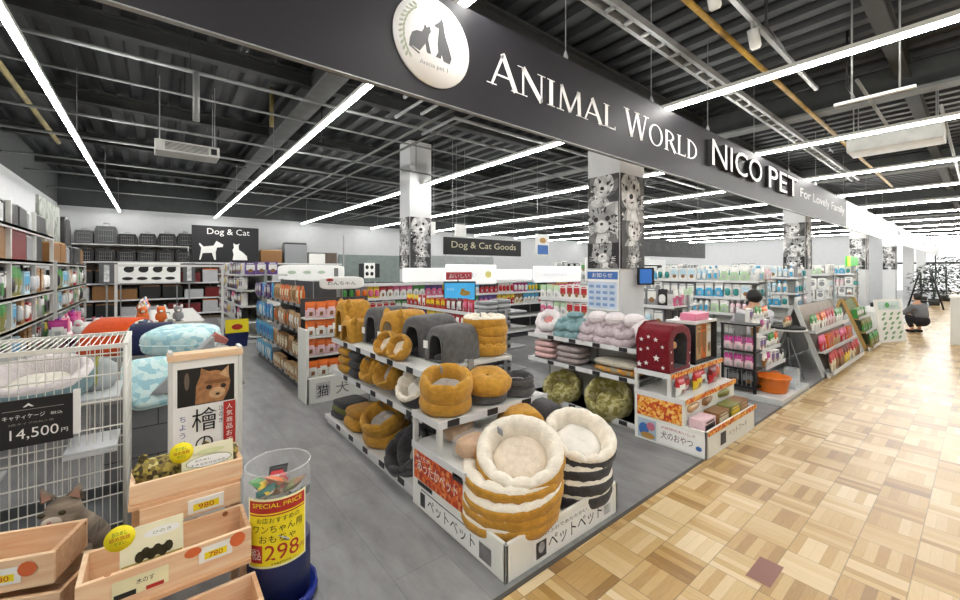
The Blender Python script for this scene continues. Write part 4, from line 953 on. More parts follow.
t = hang('hanging_banner', 'blue and white hanging banner right of the Dog & Cat Goods sign', 7.45, 7.9, 7.0, 1.95, 2.5, PAPER, None, None); m = MB(); p = Print(m, (0, -.001, 0), (1, 0, 0), (0, 0, 1)); p.rect(.03, .05, .42, .28, BLU); p.ell(.22, .4, .12, .07, mat('print_ochre', '#b48a4a'), 14); m.build('print', t)
t = thing('header_sign', 'white header panel with black label below the dark grey sign', 'sign', (7.6, 4.9, 1.5))
MB().box((0, 0, 0), (2.2, .05, .34), LITW).build('board', t, .01); MB().box((.1, -.004, .1), (2.0, 0, .22), BD).build('label_strip', t); m = MB(); Print(m, (1.1, -.006, .12), (1, 0, 0), (0, 0, 1)).text('KENNEL', .1, .01, .6, .06, PAPER); m.build('lettering', t)
for xx in (.1, 2.05): MB().box((xx, .02, -.42), (xx+.05, .05, 0), GREYM).build('post', t)
for k, (x, y, z, c, w_) in enumerate([(9.3, 6.9, 1.55, 'white', 'left'), (11.9, 6.9, 1.6, 'white', 'right')]):
    t = thing('poster_stand', 'white notice poster standing behind the right shelving, %s one' % w_, 'poster', (x, y, 0)); MB().box((0, 0, z-.25), (.9, .03, z+.4), PAPER).build('poster', t)
    MB().box((.43, .01, 0), (.47, .03, z-.2), GREYM).build('post', t); m = MB(); p = Print(m, (0, -.001, z-.25), (1, 0, 0), (0, 0, 1)); p.text('お買得', .15, .35, .6, .18, mat('notice_mid', '#7f9cc8')); p.rect(.15, .12, .75, .2, SH[3]); m.build('lettering', t)
# ------------------------------------------------------------------ back wall rack
BK = gondola('tall grey rack along the back wall holding pet kennels', 5.9, 16.25, 7.9, .6, 2.3, (.2, .7, 1.2, 1.85), PI/2, body=mat('rack_brown', '#5c5044'), board=mat('rack_board', '#b7ad9a'), name='storage_rack')
for x in (-2.0, .9, 2.92, 5.86): MB().box((-(x-5.9), -.04, 0), (-(x-5.9)+.05, .0, 3.0), GREYM, ).build('post', BK)
for ob in kids(BK):
    if ob.name.startswith('post'):
        ob.data.transform(Matrix.Rotation(-PI/2, 4, 'Z')); ob.data.transform(Matrix.Translation((0, 0, 0)))
KEN = {}
def kennel(label, loc, w, h, c, grp):
    if c not in KEN:
        t = thing('pet_kennel', label, 'pet kennel', loc, 0, grp)
        MB().box((-.5, -.2, 0), (.5, .25, .42), mat('kennel_'+c, {'black': '#1b1b1d', 'grey': '#505153', 'dark': '#232223'}[c], rough=.5)).prism([(-.5, .42), (.5, .42), (.42, .58), (-.42, .58)], -.25, .2, MATS['kennel_'+c], Matrix.Rotation(PI/2, 4, 'X')).build('body', t, .02)
        d = MB()
        for i in range(7): d.tube([(-.3+i*.1, -.215, .08), (-.3+i*.1, -.215, .45)], .008, GREYM, 4)
        for z in (.08, .26, .45): d.tube([(-.33, -.215, z), (.33, -.215, z)], .008, GREYM, 4)
        d.build('wire_door', t); MB().tube([(-.16, 0, .58), (-.14, 0, .68), (.14, 0, .68), (.16, 0, .58)], .02, GREYM, 6).build('handle', t); KEN[c] = t
    else: t = clone(KEN[c], label, loc, None, grp)
    t.scale = (w, 1, h/.68); return t
MB_ = tag(MB().box((-1.95, 16.3, 2.34), (.88, 16.86, 2.37), WHITE).box((-1.95, 16.3, 1.87), (-1.92, 16.86, 2.34), WHITE).box((.85, 16.3, 1.87), (.88, 16.86, 2.34), WHITE).build('shelf_riser'), 'white upper shelf board carrying the top row of kennels on back wall', 'shelf')
for k in range(6):
    kennel('%s kennel from left in the top row on the back wall' % ordn(k+1), (-1.6+k*.48, 16.5, 2.372), [.4, .5, .46, .42, .46, .44][k], [.45, .62, .38, .42, .45, .48][k], ['grey', 'grey', 'black', 'dark', 'black', 'black'][k], 'top row of kennels')
    kennel('%s kennel from left in the lower row on the back wall' % ordn(k+1), (-1.6+k*.47, 16.5, 1.852), .44, .42, ['black', 'dark', 'black', 'black', 'dark', 'black'][k], 'lower row of kennels')
stock('back wall rack right part', 'top', '-y', 3.0, 5.8, 16.3, 1.852, [P('crate', 'brown', 'tan', .7, .5, .4), P('crate', 'grey', 'black', .8, .75, .4), P('crate', 'white', 'grey', .6, .4, .4)], .08, (1, 1), hs=1)
BQ = [P('crate', 'brown', 'brown', .5, .4, .4), P('crate', 'brown', 'black', .45, .36, .4), P('crate', 'black', 'brown', .5, .4, .4), P('crate', 'silver', 'black', .5, .3, .4), P('crate', 'dark red', 'black', .4, .34, .4), P('crate', 'silver', 'orange', .42, .42, .4)]
for lv, z in (('lowest', .2), ('second', .7), ('third', 1.2)): stock('back wall rack', lv, '-y', -1.9, 5.8, 16.3, z, BQ, .06, (1, 2), hs=1.02)
t = thing('cat_poster', 'white poster of black cat silhouettes below the kennels', 'poster', (-.85, 16.15, 1.2))
MB().box((0, 0, 0), (1.5, .03, .62), PAPER).build('poster', t)
for xx in (.05, 1.4): MB().box((xx, .03, -1.2), (xx+.03, .06, .6), GREYM).build('post', t)
m = MB(); p = Print(m, (0, -.001, 0), (1, 0, 0), (0, 0, 1), .003)
for k in range(4): p.ell(.25+k*.34, .42, .12, .1, INK, 14, k == 0); p.ell(.22+k*.34, .14, .13, .05, INK, 12, False); p.ell(.33+k*.34, .5, .05, .05, INK, 8, False)
m.build('print', t)
m = MB()
for x in (.0, .35, 1.15, 1.55): pass
for k, x in enumerate((-1.25, .72)):
    tag(MB().box((x+.14, 16.135, 0), (x+.18, 16.16, 1.7), GREYM).box((x, 16.1, 1.2), (x+.32, 16.13, 1.82), mat('banner_grey', '#57585a')).box((x+.1, 16.095, 1.25), (x+.22, 16.1, 1.75), SH[4]).build('wall_banner'), 'grey banner %s of the cat silhouette poster' % ('left', 'right')[k], 'banner')
t = thing('white_banner', 'long white rounded sign board right of Dog & Cat board', 'sign', (3.4, 15.0, 1.22))
MB().sq((1.0, 0, .28), (1.15, .03, .28), PAPER, .3, .3, 24).build('board', t); m = MB(); p = Print(m, (0, -.035, 0), (1, 0, 0), (0, 0, 1)); [p.ell(.3+.5*k, .3, .14, .06, mat('pale_green_print', '#b6c7b0'), 12, k == 0) for k in range(3)]; p.rect(1.75, .1, 1.9, .45, SH[2]); m.build('print', t)
for x in (.3, 1.7): MB().box((x, .0, -1.22), (x+.04, .03, .1), GREYM).build('post', t)
t = thing('cat_poster', 'white paw-shaped cat silhouette card right of the white sign board', 'poster', (6.2, 15.2, 1.3))
MB().box((0, 0, 0), (.85, .03, .55), BD).box((.2, -.004, -.02), (.65, 0, .58), PAPER).build('poster', t); m = MB(); p = Print(m, (.2, -.006, 0), (1, 0, 0), (0, 0, 1)); [p.ell(.12+.2*(k % 2), .15+.26*(k//2), .07, .08, INK, 12, k == 0) for k in range(4)]; m.build('print', t)
MB().box((.4, .0, -1.3), (.44, .03, 0), GREYM).build('post', t)

# ================================================================== LEFT SIDE
def crate(label, loc, w, d, h, rz=0, t_=.018, name='wooden_crate', price=True, ph=None):
    t = thing(name, label, 'wooden crate', loc, rz)
    MB().box((0, 0, 0), (w, t_, h), PINE).build('front_board', t, .002)
    MB().box((0, d-t_, 0), (w, d, h), PINE).build('back_board', t, .002)
    for x in (0, w-t_): MB().box((x, t_, 0), (x+t_, d-t_, h), PINE2 if x else PINE).build('side_board', t, .002)
    MB().box((t_, t_, .0), (w-t_, d-t_, .015), PINE2).build('bottom_board', t)
    if price:
        m = MB(); p = Print(m, (0, -.001, 0), (1, 0, 0), (0, 0, 1))
        x, y = ph or (w*.62, h*.35); p.rect(x, y, x+.12, y+.065, PAPER); p.rect(x+.02, y+.012, x+.1, y+.04, YEL); p.text('780', x+.035, y+.016, .05, .02, RED); p.ell(x-.02, y+.06, .03, .02, mat('print_orange', '#d2683a'), 12, False); p.ell(x+.14, y+.05, .03, .03, MATS['print_orange'], 12, False)
        m.build('price_label', t)
    return t
# stepped wooden display: a frame with three tiers carries the crates
t = thing('wooden_stand', 'stepped pine stand carrying the wooden crates beside the blue toy tube', 'stand', (-.24, 1.84, 0))
for x in (0, .545):
    for y, z in ((.06, .12), (.3, .3), (.56, .553), (.76, .553)): MB().box((x+(.16 if y > .5 and x == 0 else 0), y, 0), (x+(.16 if y > .5 and x == 0 else 0)+.03, y+.03, z), PINE2).build('leg', t)
for x0, y0, y1, z in ((0, .05, .27, .12), (0, .2, .46, .3), (.15, .47, .79, .553)): MB().box((x0, y0, z), (.575, y1, z+.016), PINE2).build('tier_board', t)
crate('lowest pine crate of the stepped stand, cut by the bottom edge', (-.06, 1.84, .137), .41, .2, .12, price=False)
c2_ = crate('middle pine crate of the stepped stand with stuck-on price labels', (-.225, 2.06, .317), .565, .24, .13, ph=(.37, .05))
m = MB(); p = Print(m, (0, -.001, 0), (1, 0, 0), (0, 0, 1)); p.rect(.1, .03, .27, .1, mat('label_cream', '#e6e0b8')); p.rect(.105, .03, .17, .05, INK); p.rect(.2, .03, .255, .045, RED, False); p.text('木のす', .17, .063, .055, .022, INK, False); m.build('paper_label', c2_)
crate('upper pine crate of the stepped stand filled with brown wood-chip bags', (-.085, 2.33, .57), .43, .2, .085, price=False)
m = MB().box((.12, 2.285, .475), (.26, 2.295, .535), PAPER).box((-.05, 2.295, .46), (.33, 2.31, .552), PINE); p = Print(m, (.12, 2.284, .475), (1, 0, 0), (0, 0, 1)); p.rect(.02, .012, .12, .042, YEL); p.text('980', .04, .016, .06, .022, RED)
m.box((.3, 2.31, .3168), (.33, 2.34, .552), PINE2)
tag(m.build('price_rail_board'), 'pine rail with yellow and white price card under the upper crate', 'rail')
CHIP = patterned('wood_chip', ['#5a4a22', '#7c6a30', '#a59342', '#3d3216', '#8a7a3c', '#c6b978'], 60, .7)
for k, (x, w_) in enumerate(((.03, 'left'), (.16, 'middle'), (.27, 'right'))):
    t = thing('chip_bag', 'crumpled olive brown bag in the upper pine crate, %s one' % w_, 'bag', (x-.02, 2.44, .587))
    MB().sq((0, 0, .065), (.085, .06, .065), CHIP, .7, .6, 14, fn=lambda v: Vector((v.x*(1+.15*math.sin(30*v.z)), v.y*(1+.2*math.sin(40*v.x)), v.z))).build('bag', t)
    MB().sq((-.05, 0, .13), (.02, .012, .03), CHIP, .8, .8, 8).build('tied_top', t)
def card_sign(label, loc, w, h, rz, kind):
    t = thing('pop_card', label, 'card sign', loc, rz); t.rotation_euler = (-.14, 0, rz)
    MB().box((0, 0, 0), (w, .004, h), mat('card_cream', '#eeeacb', rough=.5)).build('card', t)
    m = MB(); p = Print(m, (0, -.0012, 0), (1, 0, 0), (0, 0, 1), .0008)
    G1_, G2_ = mat('print_mossy', '#6b5f24'), mat('print_moss_dark', '#2f2a14')
    if kind == 0:
        p.rect(.02*w, .25*h, .98*w, .45*h, mat('print_bamboo', '#b39c4a')); [p.ell(w*(.3+.09*i), h*(.52+.04*(i % 2)), w*.08, h*.09, G2_, 10, i == 0) for i in range(6)]
        p.ell(.65*w, .84*h, .3*w, .07*h, PAPER, 20); p.text('ひのき', .5*w, .815*h, .3*w, .05*h, mat('print_leaf', '#6f8a4a'))
        p.text('木の皮', .36*w, .28*h, .3*w, .12*h, INK); p.text('あたたかい', .2*w, .08*h, .6*w, .08*h, INK, False)
    else:
        p.rect(0, 0, w, .3*h, CHIP); [p.ell(w*(.1+.1*i), h*.3, w*.08, h*.06, CHIP, 10, i == 0) for i in range(9)]
        p.ell(.52*w, .52*h, .45*w, .17*h, mat('print_rim', '#8f9a5a'), 24); p.ell(.52*w, .52*h, .43*w, .155*h, PAPER, 24); p.text('おためし', .25*w, .54*h, .3*w, .06*h, INK); p.text('すきなだけどうぞ', .17*w, .43*h, .66*w, .06*h, INK, False); p.ell(.55*w, .8*h, .28*w, .07*h, mat('print_pale_green', '#d5dba8'), 16)
    m.build('print', t)
    s = MB().lathe([(0, 0), (.045, 0), (.047, .004), (0, .004)], mat('badge_yellow', '#f2e21a', rough=.5), 24, M=Matrix.Translation((.0, -.004, h*.92)) @ Matrix.Rotation(PI/2, 4, 'X')).build('badge', t)
    m = MB(); p = Print(m, (-.045, -.009, h*.92-.045), (1, 0, 0), (0, 0, 1)); p.text('おためし', .022, .056, .045, .016, mat('print_green', '#3c7d36')); p.text('詰め放題', .014, .037, .062, .016, RED, False); p.text('やすい', .028, .02, .035, .014, MATS['print_green'], False); m.build('badge_lettering', s)
    return t
card_sign('cream card sign with round yellow badge standing in middle pine crate', (-.105, 2.085, .335), .2, .24, 0, 0)
card_sign('cream card sign with oval caption standing in the upper pine crate', (.1, 2.362, .59), .21, .16, 0, 1)
# crate at the left, turned
crate('rotated pine crate at the left edge below the wire cage', (-.315, 2.365, .33), .02, .2, .12) if False else None
R_ = math.radians(-19.4)
cl = crate('turned pine crate at the left edge below the wire cage', (-.79, 2.53, .33), .5, .24, .125, R_, ph=(.28, .03))
m = MB(); Print(m, (0, -.0012, 0), (1, 0, 0), (0, 0, 1)).rect(.2, .0, .245, .1, BLU).rect(.205, .03, .24, .07, PAPER); m.build('blue_label', cl)
cl2 = crate('lower pine crate under the turned crate at left edge', (-.8, 2.55, .172), .56, .27, .14, R_-.1, price=False)
t = thing('wooden_stool', 'pine stool carrying the two turned crates at the left edge', 'stand', (-.78, 2.56, 0), R_)
MB().box((0, 0, .14), (.52, .26, .17), PINE2).build('top_board', t)
for x in (0, .48):
    for y in (0, .22): MB().box((x, y, 0), (x+.04, y+.04, .14), PINE2).build('leg', t)
MB().box((.12, .08, .0), (.2, .2, .0), PINE) if False else None
# toy tube with poster
TX, TY = .475, 2.17
t = thing('toy_bin', 'clear cylinder bin of dog toys with yellow 298 price poster and blue base', 'bin', (TX, TY, 0))
BLUE = mat('bin_blue', '#1a2f8f', rough=.25, var=.05); BLUED = mat('bin_navy', '#1c2552', rough=.35)
MB().lathe([(0, 0), (.175, 0), (.18, .03), (.172, .06), (.165, .035), (.145, .03)], BLUE, 40, lambda r, z, a, i: (r*(1+.015*math.cos(16*a)) if 0 < i < 5 else r, z)).build('base_ring', t)
MB().lathe([(0, .03), (.1445, .03), (.1445, .3), (.14, .302), (.0, .3)], BLUED, 36).build('lower_drum', t)
MB().lathe([(.145, .3), (.145, .66)], clear('clear_tube', '#e9eef2', .06, .13), 40).build('clear_tube', t)
MB().tube([(.144*math.cos(a), .144*math.sin(a), .66) for a in [2*PI*i/40 for i in range(40)]], .004, CLP, 5, True).build('tube_rim', t)
m = MB(); n = 16; A0, A1 = math.radians(-158), math.radians(-50)
def cyl(a, z, r=.148): return (r*math.cos(a), r*math.sin(a), z)
def curved(m, u0, u1, z0, z1, mm, r, n=14):
    vs = []
    for i in range(n+1):
        a = A0+(A1-A0)*(u0+(u1-u0)*i/n); vs += [cyl(a, z0, r), cyl(a, z1, r)]
    m.add(vs, [(2*i, 2*i+2, 2*i+3, 2*i+1) for i in range(n)], mm, True)
curved(m, 0, 1, .24, .555, mat('poster_pale', '#f0ecc0', rough=.4), .1475); curved(m, .035, .965, .25, .545, YEL, .1482); curved(m, .035, .965, .49, .545, RED, .149); curved(m, .035, .965, .478, .484, RED, .149)
def ctext(s, u0, u1, z0, z1, mm, r=.1495):
    V, Fc, tw, th = text_mesh(s); m.add([cyl(A0+(A1-A0)*(u0+(u1-u0)*x/tw), z0+(z1-z0)*y/th, r) for x, y in V], Fc, mm)
ctext('SPECIAL PRICE', .1, .9, .515, .535, YEL); ctext('お店おすすめの', .18, .85, .445, .47, INK); ctext('ワンちゃん用', .12, .9, .4, .435, INK); ctext('おもちゃ', .22, .78, .355, .39, INK)
curved(m, .07, .27, .265, .345, RED, .149); ctext('税込', .09, .25, .28, .33, PAPER, .15); ctext('298', .31, .84, .275, .345, RED); ctext('円', .86, .94, .28, .305, RED); ctext('298円均一', .4, .8, .253, .265, INK)
m.build('price_poster', t)
k = 0
for (x, y, z, kind, a, b, rz) in [(.058*math.cos(q*2.4)*(.4+.6*(q % 3)/2), .058*math.sin(q*2.4)*(.4+.6*(q % 3)/2), .31+.0115*q, 'pouch', *[('green', 'yellow'), ('orange', 'brown'), ('silver', 'grey'), ('black', 'grey'), ('red', 'orange'), ('olive', 'green'), ('brown', 'tan'), ('teal', 'white'), ('brown', 'olive'), ('black', 'red')][q % 10], q*1.3) for q in range(22)]:
    me = P(kind, a, b, .09, .11, .04); o = bpy.data.objects.new('dog_toy', me[0]); COL.objects.link(o); o.location = (TX+x, TY+y, z); o.rotation_euler = (rnd.uniform(-1.3, -.5), rnd.uniform(-.5, .5), rz)
    tag(o, '%s packet of dog toys inside the clear cylinder bin' % me[5], 'toy', 'toys in the clear bin')
# upright poster case with kitten photo
t = thing('poster_stand', 'white upright poster stand with a kitten photo and large black kanji', 'sign', (.06, 2.76, 0), .02)
for x in (0, .33): MB().box((x, 0, 0), (x+.018, .1, 1.15), WHITE).build('side_board', t)
MB().box((-.004, -.004, 1.1), (.352, .1, 1.135), PINE).build('top_board', t); MB().box((.018, .01, .1), (.33, .02, 1.1), PAPER).build('poster', t)
MB().box((.018, .02, .1), (.33, .09, .12), PINE2).build('shelf_board', t); MB().box((.018, .0, .5), (.33, .012, .56), PINE).build('front_rail', t)
m = MB(); p = Print(m, (.018, .009, .1), (1, 0, 0), (0, 0, 1), .0008)
p.rect(.02, .74, .29, .95, BLACK); F1, F2, F3 = mat('kitten_fur', '#a3734a', var=.3, vs_=40), mat('kitten_pale', '#c9a37c', var=.2, vs_=40), mat('kitten_dark', '#2a1a12')
p.poly([(.1, .745), (.235, .745), (.262, .8), (.27, .85), (.262, .9), (.2, .925), (.13, .92), (.105, .85)], F1); p.poly([(.215, .9), (.262, .87), (.262, .945)], F2); p.poly([(.12, .88), (.17, .92), (.128, .945)], F1, False); p.ell(.205, .795, .04, .032, F2, 14); p.ell(.2, .86, .06, .012, mat('kitten_stripe', '#7d5230'), 10, False); p.ell(.207, .787, .011, .008, F3, 8); p.ell(.165, .832, .015, .013, F3, 10, False); p.ell(.235, .83, .014, .013, F3, 10, False); p.ell(.062, .88, .012, .05, mat('photo_grey', '#6b5d52'), 10, False)
p.text('檜', .085, .59, .12, .13, INK); p.text('の', .1, .48, .085, .08, INK, False); p.text('猫砂', .09, .33, .12, .12, INK, False)
p.rect(.235, .36, .295, .735, RED)
for i, ch in enumerate('人気商品おすすめ品'): p.text(ch, .25, .69-i*.039, .03, .031, PAPER, i == 0)
for i, ch in enumerate('ちょうどいい'): p.text(ch, .03, .66-i*.045, .026, .032, mat('print_violet', '#54509a'), i == 0)
for i, ch in enumerate('ひのき'): p.text(ch, .212, .69-i*.035, .02, .026, INK, False)
m.build('poster_print', t)
# wire cage
CAGE = mat('cage_white', '#dddbd3', rough=.4, var=.03)
cg = thing('wire_cage', 'tall white wire pet cage with a black 14,500 price sign on it', 'cage', (-1.2, 3.16, 0))
W_, D_, H_ = 1.066, .6, 1.16
for x in (0, W_):
    for y in (0, D_): MB().tube([(x, y, .0), (x, y, H_)], .011, CAGE, 6).build('corner_post', cg)
def grid(name, o, u, lu, H0, H1, bars, step=.032):
    m = MB(); o = Vector(o); u = Vector(u); n = int(lu/step)
    for i in range(1, n): q = o+u*(lu*i/n); m.tube([(q.x, q.y, H0), (q.x, q.y, H1)], .0022, CAGE, 4)
    for z in bars: a = o; b = o+u*lu; m.tube([(a.x, a.y, z), (b.x, b.y, z)], .0045, CAGE, 4)
    return m.build(name, cg)
HB = (.13, .3, .45, .58, .7, .85, 1.0, 1.12)
grid('front_panel', (0, 0, 0), (1, 0, 0), W_, .1, H_, HB); grid('side_panel', (W_, 0, 0), (0, 1, 0), D_, .1, H_, HB, .05); grid('back_panel', (0, D_, 0), (1, 0, 0), W_, .1, H_, HB[::2], .05)
m = MB()
for y in (0, D_): m.box((0, y-.012, H_-.012), (W_, y+.012, H_+.012), CAGE)
for x in (0, W_): m.box((x-.012, 0, H_-.012), (x+.012, D_, H_+.012), CAGE)
m.build('top_frame', cg)
m = MB()
for i in range(1, 36): m.tube([(W_*i/36, 0, H_), (W_*i/36, D_, H_)], .0035, CAGE, 4)
m.build('top_panel', cg)
SHP = mat('shelf_plastic', '#c2c6c9', rough=.4)
for x0, x1, y0, y1, z in ((.82, W_-.03, -.1, .2, .6), (.04, .5, .2, D_-.02, .36)): MB().box((x0, y0, z), (x1, y1, z+.018), SHP).box((x0, y0, z-.02), (x1, y0+.01, z), SHP).build('shelf_plate', cg, .004)
MB().box((0, 0, .03), (W_, D_, .06), mat('tray_grey', '#55585a')).box((0, 0, .06), (W_, .015, .13), MATS['tray_grey']).box((W_-.015, 0, .06), (W_, D_, .13), MATS['tray_grey']).box((0, D_-.015, .06), (W_, D_, .13), MATS['tray_grey']).build('tray', cg)
for x in (.06, W_-.06):
    for y in (.06, D_-.06): MB().lathe([(0, 0), (.03, 0), (.03, .03), (0, .03)], BLACK, 10, M=Matrix.Translation((x, y, 0))).build('castor', cg)
t = thing('price_sign', 'black price sign reading 14,500 clipped to the wire cage front', 'sign', (-.80, 3.11, .685), .0)
MB().box((0, 0, 0), (.455, .012, .245), BD).build('board', t); tag(MB().box((.455, -.003, .02), (.482, .03, .26), PAPER).build('white_edge', t), 'white edge strip', None)
m = MB(); p = Print(m, (0, -.001, 0), (1, 0, 0), (0, 0, 1)); p.text('14,500', .225, .035, .175, .06, PAPER); p.text('円', .41, .045, .025, .022, PAPER, False); p.text('キャティケージ', .2, .145, .15, .024, PAPER, False); p.text('税込', .37, .147, .045, .016, PAPER, False); p.text('3段タイプのねこ用', .22, .115, .16, .012, GREYL, False); p.rect(.2, .19, .42, .193, GREYL, False); p.poly([(.27, .205), (.29, .225), (.31, .205), (.3, .205), (.29, .212), (.28, .205)], PAPER, False)
m.build('lettering', t)
# bed and cat in the cage
CBL = plush('pale_blue_fabric', '#7d969c', .12)
pb = donut('pet_bed', 'cream oval pet bed with blue grey sides inside the wire cage', 'pet bed', CBL, FLUF, mat('cream_pad', '#f0ece0', rough=.9), .5, .15, 10)
pb.location = (-.52, 3.44, .88); pb.rotation_euler = rotm(-.2, -1, .3); pb.scale = (.98, .9, 1)
MB().box((-.75, 3.24, .862), (-.28, 3.7, .878), SHP)
m = MB().box((.38, .06, .84), (W_-.03, .5, .856), SHP).build('shelf_plate', cg, .004)
t = thing('mesh_ball', 'pale olive trimmed grey mesh bed standing at the cage right', 'pet bed', (-.28, 3.5, .86))
MB().lathe([(.0, 0), (.08, .0), (.1, .06), (.09, .14), (.05, .18), (0, .19)], mat('mesh_grey', '#a9b0b2', rough=.8), 18).build('body', t); MB().tube([(.0, -.1*math.cos(a), .09+.1*math.sin(a)) for a in [2*PI*i/20 for i in range(20)]], .01, mat('trim_olive', '#9a9a45', rough=.8), 5, True).build('trim', t)
def skin(name, pts, edges, m, parent, sub=2, root=0):
    me = bpy.data.meshes.new(name); me.from_pydata([p[:3] for p in pts], edges, []); o = bpy.data.objects.new(name, me); COL.objects.link(o); o.parent = parent
    md = o.modifiers.new('skin', 'SKIN'); md.use_smooth_shade = True
    lay = me.skin_vertices[0].data if me.skin_vertices else None
    if lay is None:
        bpy.context.view_layer.objects.active = o; lay = me.skin_vertices[0].data
    for i, p in enumerate(pts): lay[i].radius = (p[3], p[3]); lay[i].use_root = (i == root)
    s = o.modifiers.new('s', 'SUBSURF'); s.levels = sub; s.render_levels = sub; me.materials.append(m); return o
TAB = mat('tabby_fur', '#8f8172', rough=.95, bump=.5, bs=60, var=.45, vs_=16, stretch=(.5, .5, 2.2))
ct = thing('cat', 'grey and tan tabby cat sitting low behind the turned crate at the cage', 'cat', (-.325, 2.93, .0), -.3); ct.scale = (1.3,)*3
pts = [(0, .06, .14, .085), (0, .0, .2, .075), (0, -.05, .27, .055), (0, -.075, .325, .068), (0, -.088, .328, .045), (.05, -.05, .12, .03), (.05, -.09, .03, .022), (-.05, -.05, .12, .03), (-.05, -.09, .03, .022), (0, .14, .08, .03), (.1, .18, .03, .022), (.16, .08, .025, .018), (.07, .08, .07, .045), (-.07, .08, .07, .045), (.07, .0, .025, .025), (-.07, .0, .025, .025)]
skin('body', pts, [(0, 1), (1, 2), (2, 3), (3, 4), (1, 5), (5, 6), (1, 7), (7, 8), (0, 9), (9, 10), (10, 11), (0, 12), (0, 13), (12, 14), (13, 15)], TAB, ct)
for s in (-1, 1):
    MB().add([(s*.012, -.08, .378), (s*.066, -.07, .35), (s*.058, -.085, .425), (s*.035, -.045, .372)], [(0, 1, 2), (1, 3, 2), (3, 0, 2), (0, 3, 1)], TAB, True).add([(s*.022, -.087, .378), (s*.056, -.08, .362), (s*.054, -.09, .41)], [(0, 1, 2)], mat('ear_inner', '#b58f80', rough=.9)).build('ear', ct)
    MB().sq((s*.029, -.139, .343), (.012, .006, .01), mat('cat_eye', '#3a3420', rough=.1), 1, 1, 10).build('eye', ct)
MB().sq((0, -.14, .314), (.03, .014, .018), mat('muzzle_pale', '#c9bdb0', rough=.9), 1, 1, 12).sq((0, -.154, .32), (.007, .005, .005), mat('nose_pink', '#a8716a'), 1, 1, 8).build('muzzle', ct)
t = thing('picture_card', 'small framed green print standing in the cage at the left edge', 'picture', (-.9, 3.0, .36)); MB().box((0, 0, 0), (.2, .012, .13), PAPER).build('card', t); m = MB(); p = Print(m, (0, -.001, 0), (1, 0, 0), (0, 0, 1)); p.rect(.015, .012, .18, .118, mat('print_pale_green', '#d5dba8')); p.ell(.09, .06, .05, .03, MATS['print_mossy'] if 'print_mossy' in MATS else PAPER); m.build('print', t)
MB().box((.02, .012, -.36), (.05, .03, .1), PINE2).build('stake', t)
# grey cabinet with dog cushions
GC = mat('cabinet_grey', '#77787a', rough=.8, bump=.25, bs=30)
t = thing('storage_cabinet', 'low grey block cabinet under the blue dog cushions', 'cabinet', (-.28, 3.95, 0))
MB().box((0, 0, 0), (.86, .9, .63), GC).build('body', t, .008); MB().box((-.02, -.02, .63), (.88, .92, .66), mat('cabinet_top', '#8d8a88', rough=.7)).build('top_board', t, .004)
m = MB()
for z in (.2, .42): m.box((-.002, -.004, z), (.862, 0, z+.006), GREYD)
for x, z0, z1 in ((.3, 0, .2), (.6, .2, .42), (.3, .42, .63)): m.box((x, -.004, z0), (x+.006, 0, z1), GREYD)
m.build('block_joints', t)
AQ = patterned('aqua_print', ['#b9dfe6', '#cfeaec', '#a3d0da', '#d9eeee', '#bfe3e2'], 24)
CAMO = patterned('camo_print', ['#c9b48a', '#5a6f8c', '#d9d4c4', '#3d4a60'], 20)
cushion('pale aqua patterned dog cushion leaning in front of the bolster', (-.03, 4.08, .7), (.17, .2, .06), AQ, .2, rot=(1.0, 0, .3))
cushion('long pale aqua patterned bolster lying above the aqua cushion', (.2, 4.45, .88), (.27, .19, .11), AQ, rot=(.15, 0, -.55))
def wedge(label, loc, m_, r, rot): return cushion(label, loc, r, m_, rot=rot, name='dog_bolster', cat='dog cushion')
for xx in (.1, .5): cushion('grey plush cushion %s under the long aqua bolster' % ('left' if xx < .3 else 'right'), (xx*.85, 4.5, .662), (.16, .18, .11), GREYL)
t = thing('pet_cushion', 'light grey felt wedge cushion left of the kitten poster stand', 'pet cushion', (.02, 3.9, .662), 0)
MB().prism([(-.05, 0), (.36, 0), (.36, .4)], -.16, .0, mat('felt_grey', '#a3a5a8', rough=.95, bump=.3), Matrix.Rotation(PI/2, 4, 'X')).build('cushion', t, .02); MB().prism([(.34, .36), (.375, .42), (.46, .36), (.44, .33)], -.15, -.01, mat('felt_red', '#b06a62', rough=.9), Matrix.Rotation(PI/2, 4, 'X')).build('edge_trim', t)
t = thing('cushion_table', 'low grey table behind the cage under the orange dog bolster', 'table', (-1.3, 4.95, 0))
MB().box((0, 0, .76), (1.5, 1.0, .8), GREYM).build('table_top', t)
for x in (.02, 1.44):
    for y in (.02, .94): MB().box((x, y, 0), (x+.04, y+.04, .76), GREYM).build('leg', t)
ORG = plush('orange_fabric', '#cf4d1c', .1); NAV = plush('navy_fabric', '#1f2747', .1)
def tunnel(label, loc, rz, m_, m2, L=.55, r=.22):
    t = thing('dog_tunnel', label, 'dog bed', loc, rz); n = 18; vs = []
    for x in (0, .03, L-.03, L):
        k = .96 if x in (0, L) else 1
        for i in range(n+1):
            a = PI*i/n; vs.append((x, -r*k*math.cos(a), r*1.25*k*math.sin(a)**.8))
    fs = [(i*(n+1)+j, i*(n+1)+j+1, (i+1)*(n+1)+j+1, (i+1)*(n+1)+j) for i in range(3) for j in range(n)]
    o = MB().add(vs, fs, m_, True).build('cover', t); s = o.modifiers.new('s', 'SOLIDIFY'); s.thickness = .03
    MB().sq((L*.5, 0, .05), (L*.48, r*.8, .05), m2, .5, .5, 16).build('seat_pad', t)
    MB().tube([(0, -r*.96*math.cos(PI*i/n), r*1.2*math.sin(PI*i/n)**.8) for i in range(n+1)], .025, m2, 6).build('front_trim', t); return t
tunnel('orange arched dog bed with patterned lining behind the wire cage', (-.1, 5.25, .8), 2.5, ORG, CAMO, .38, .24)
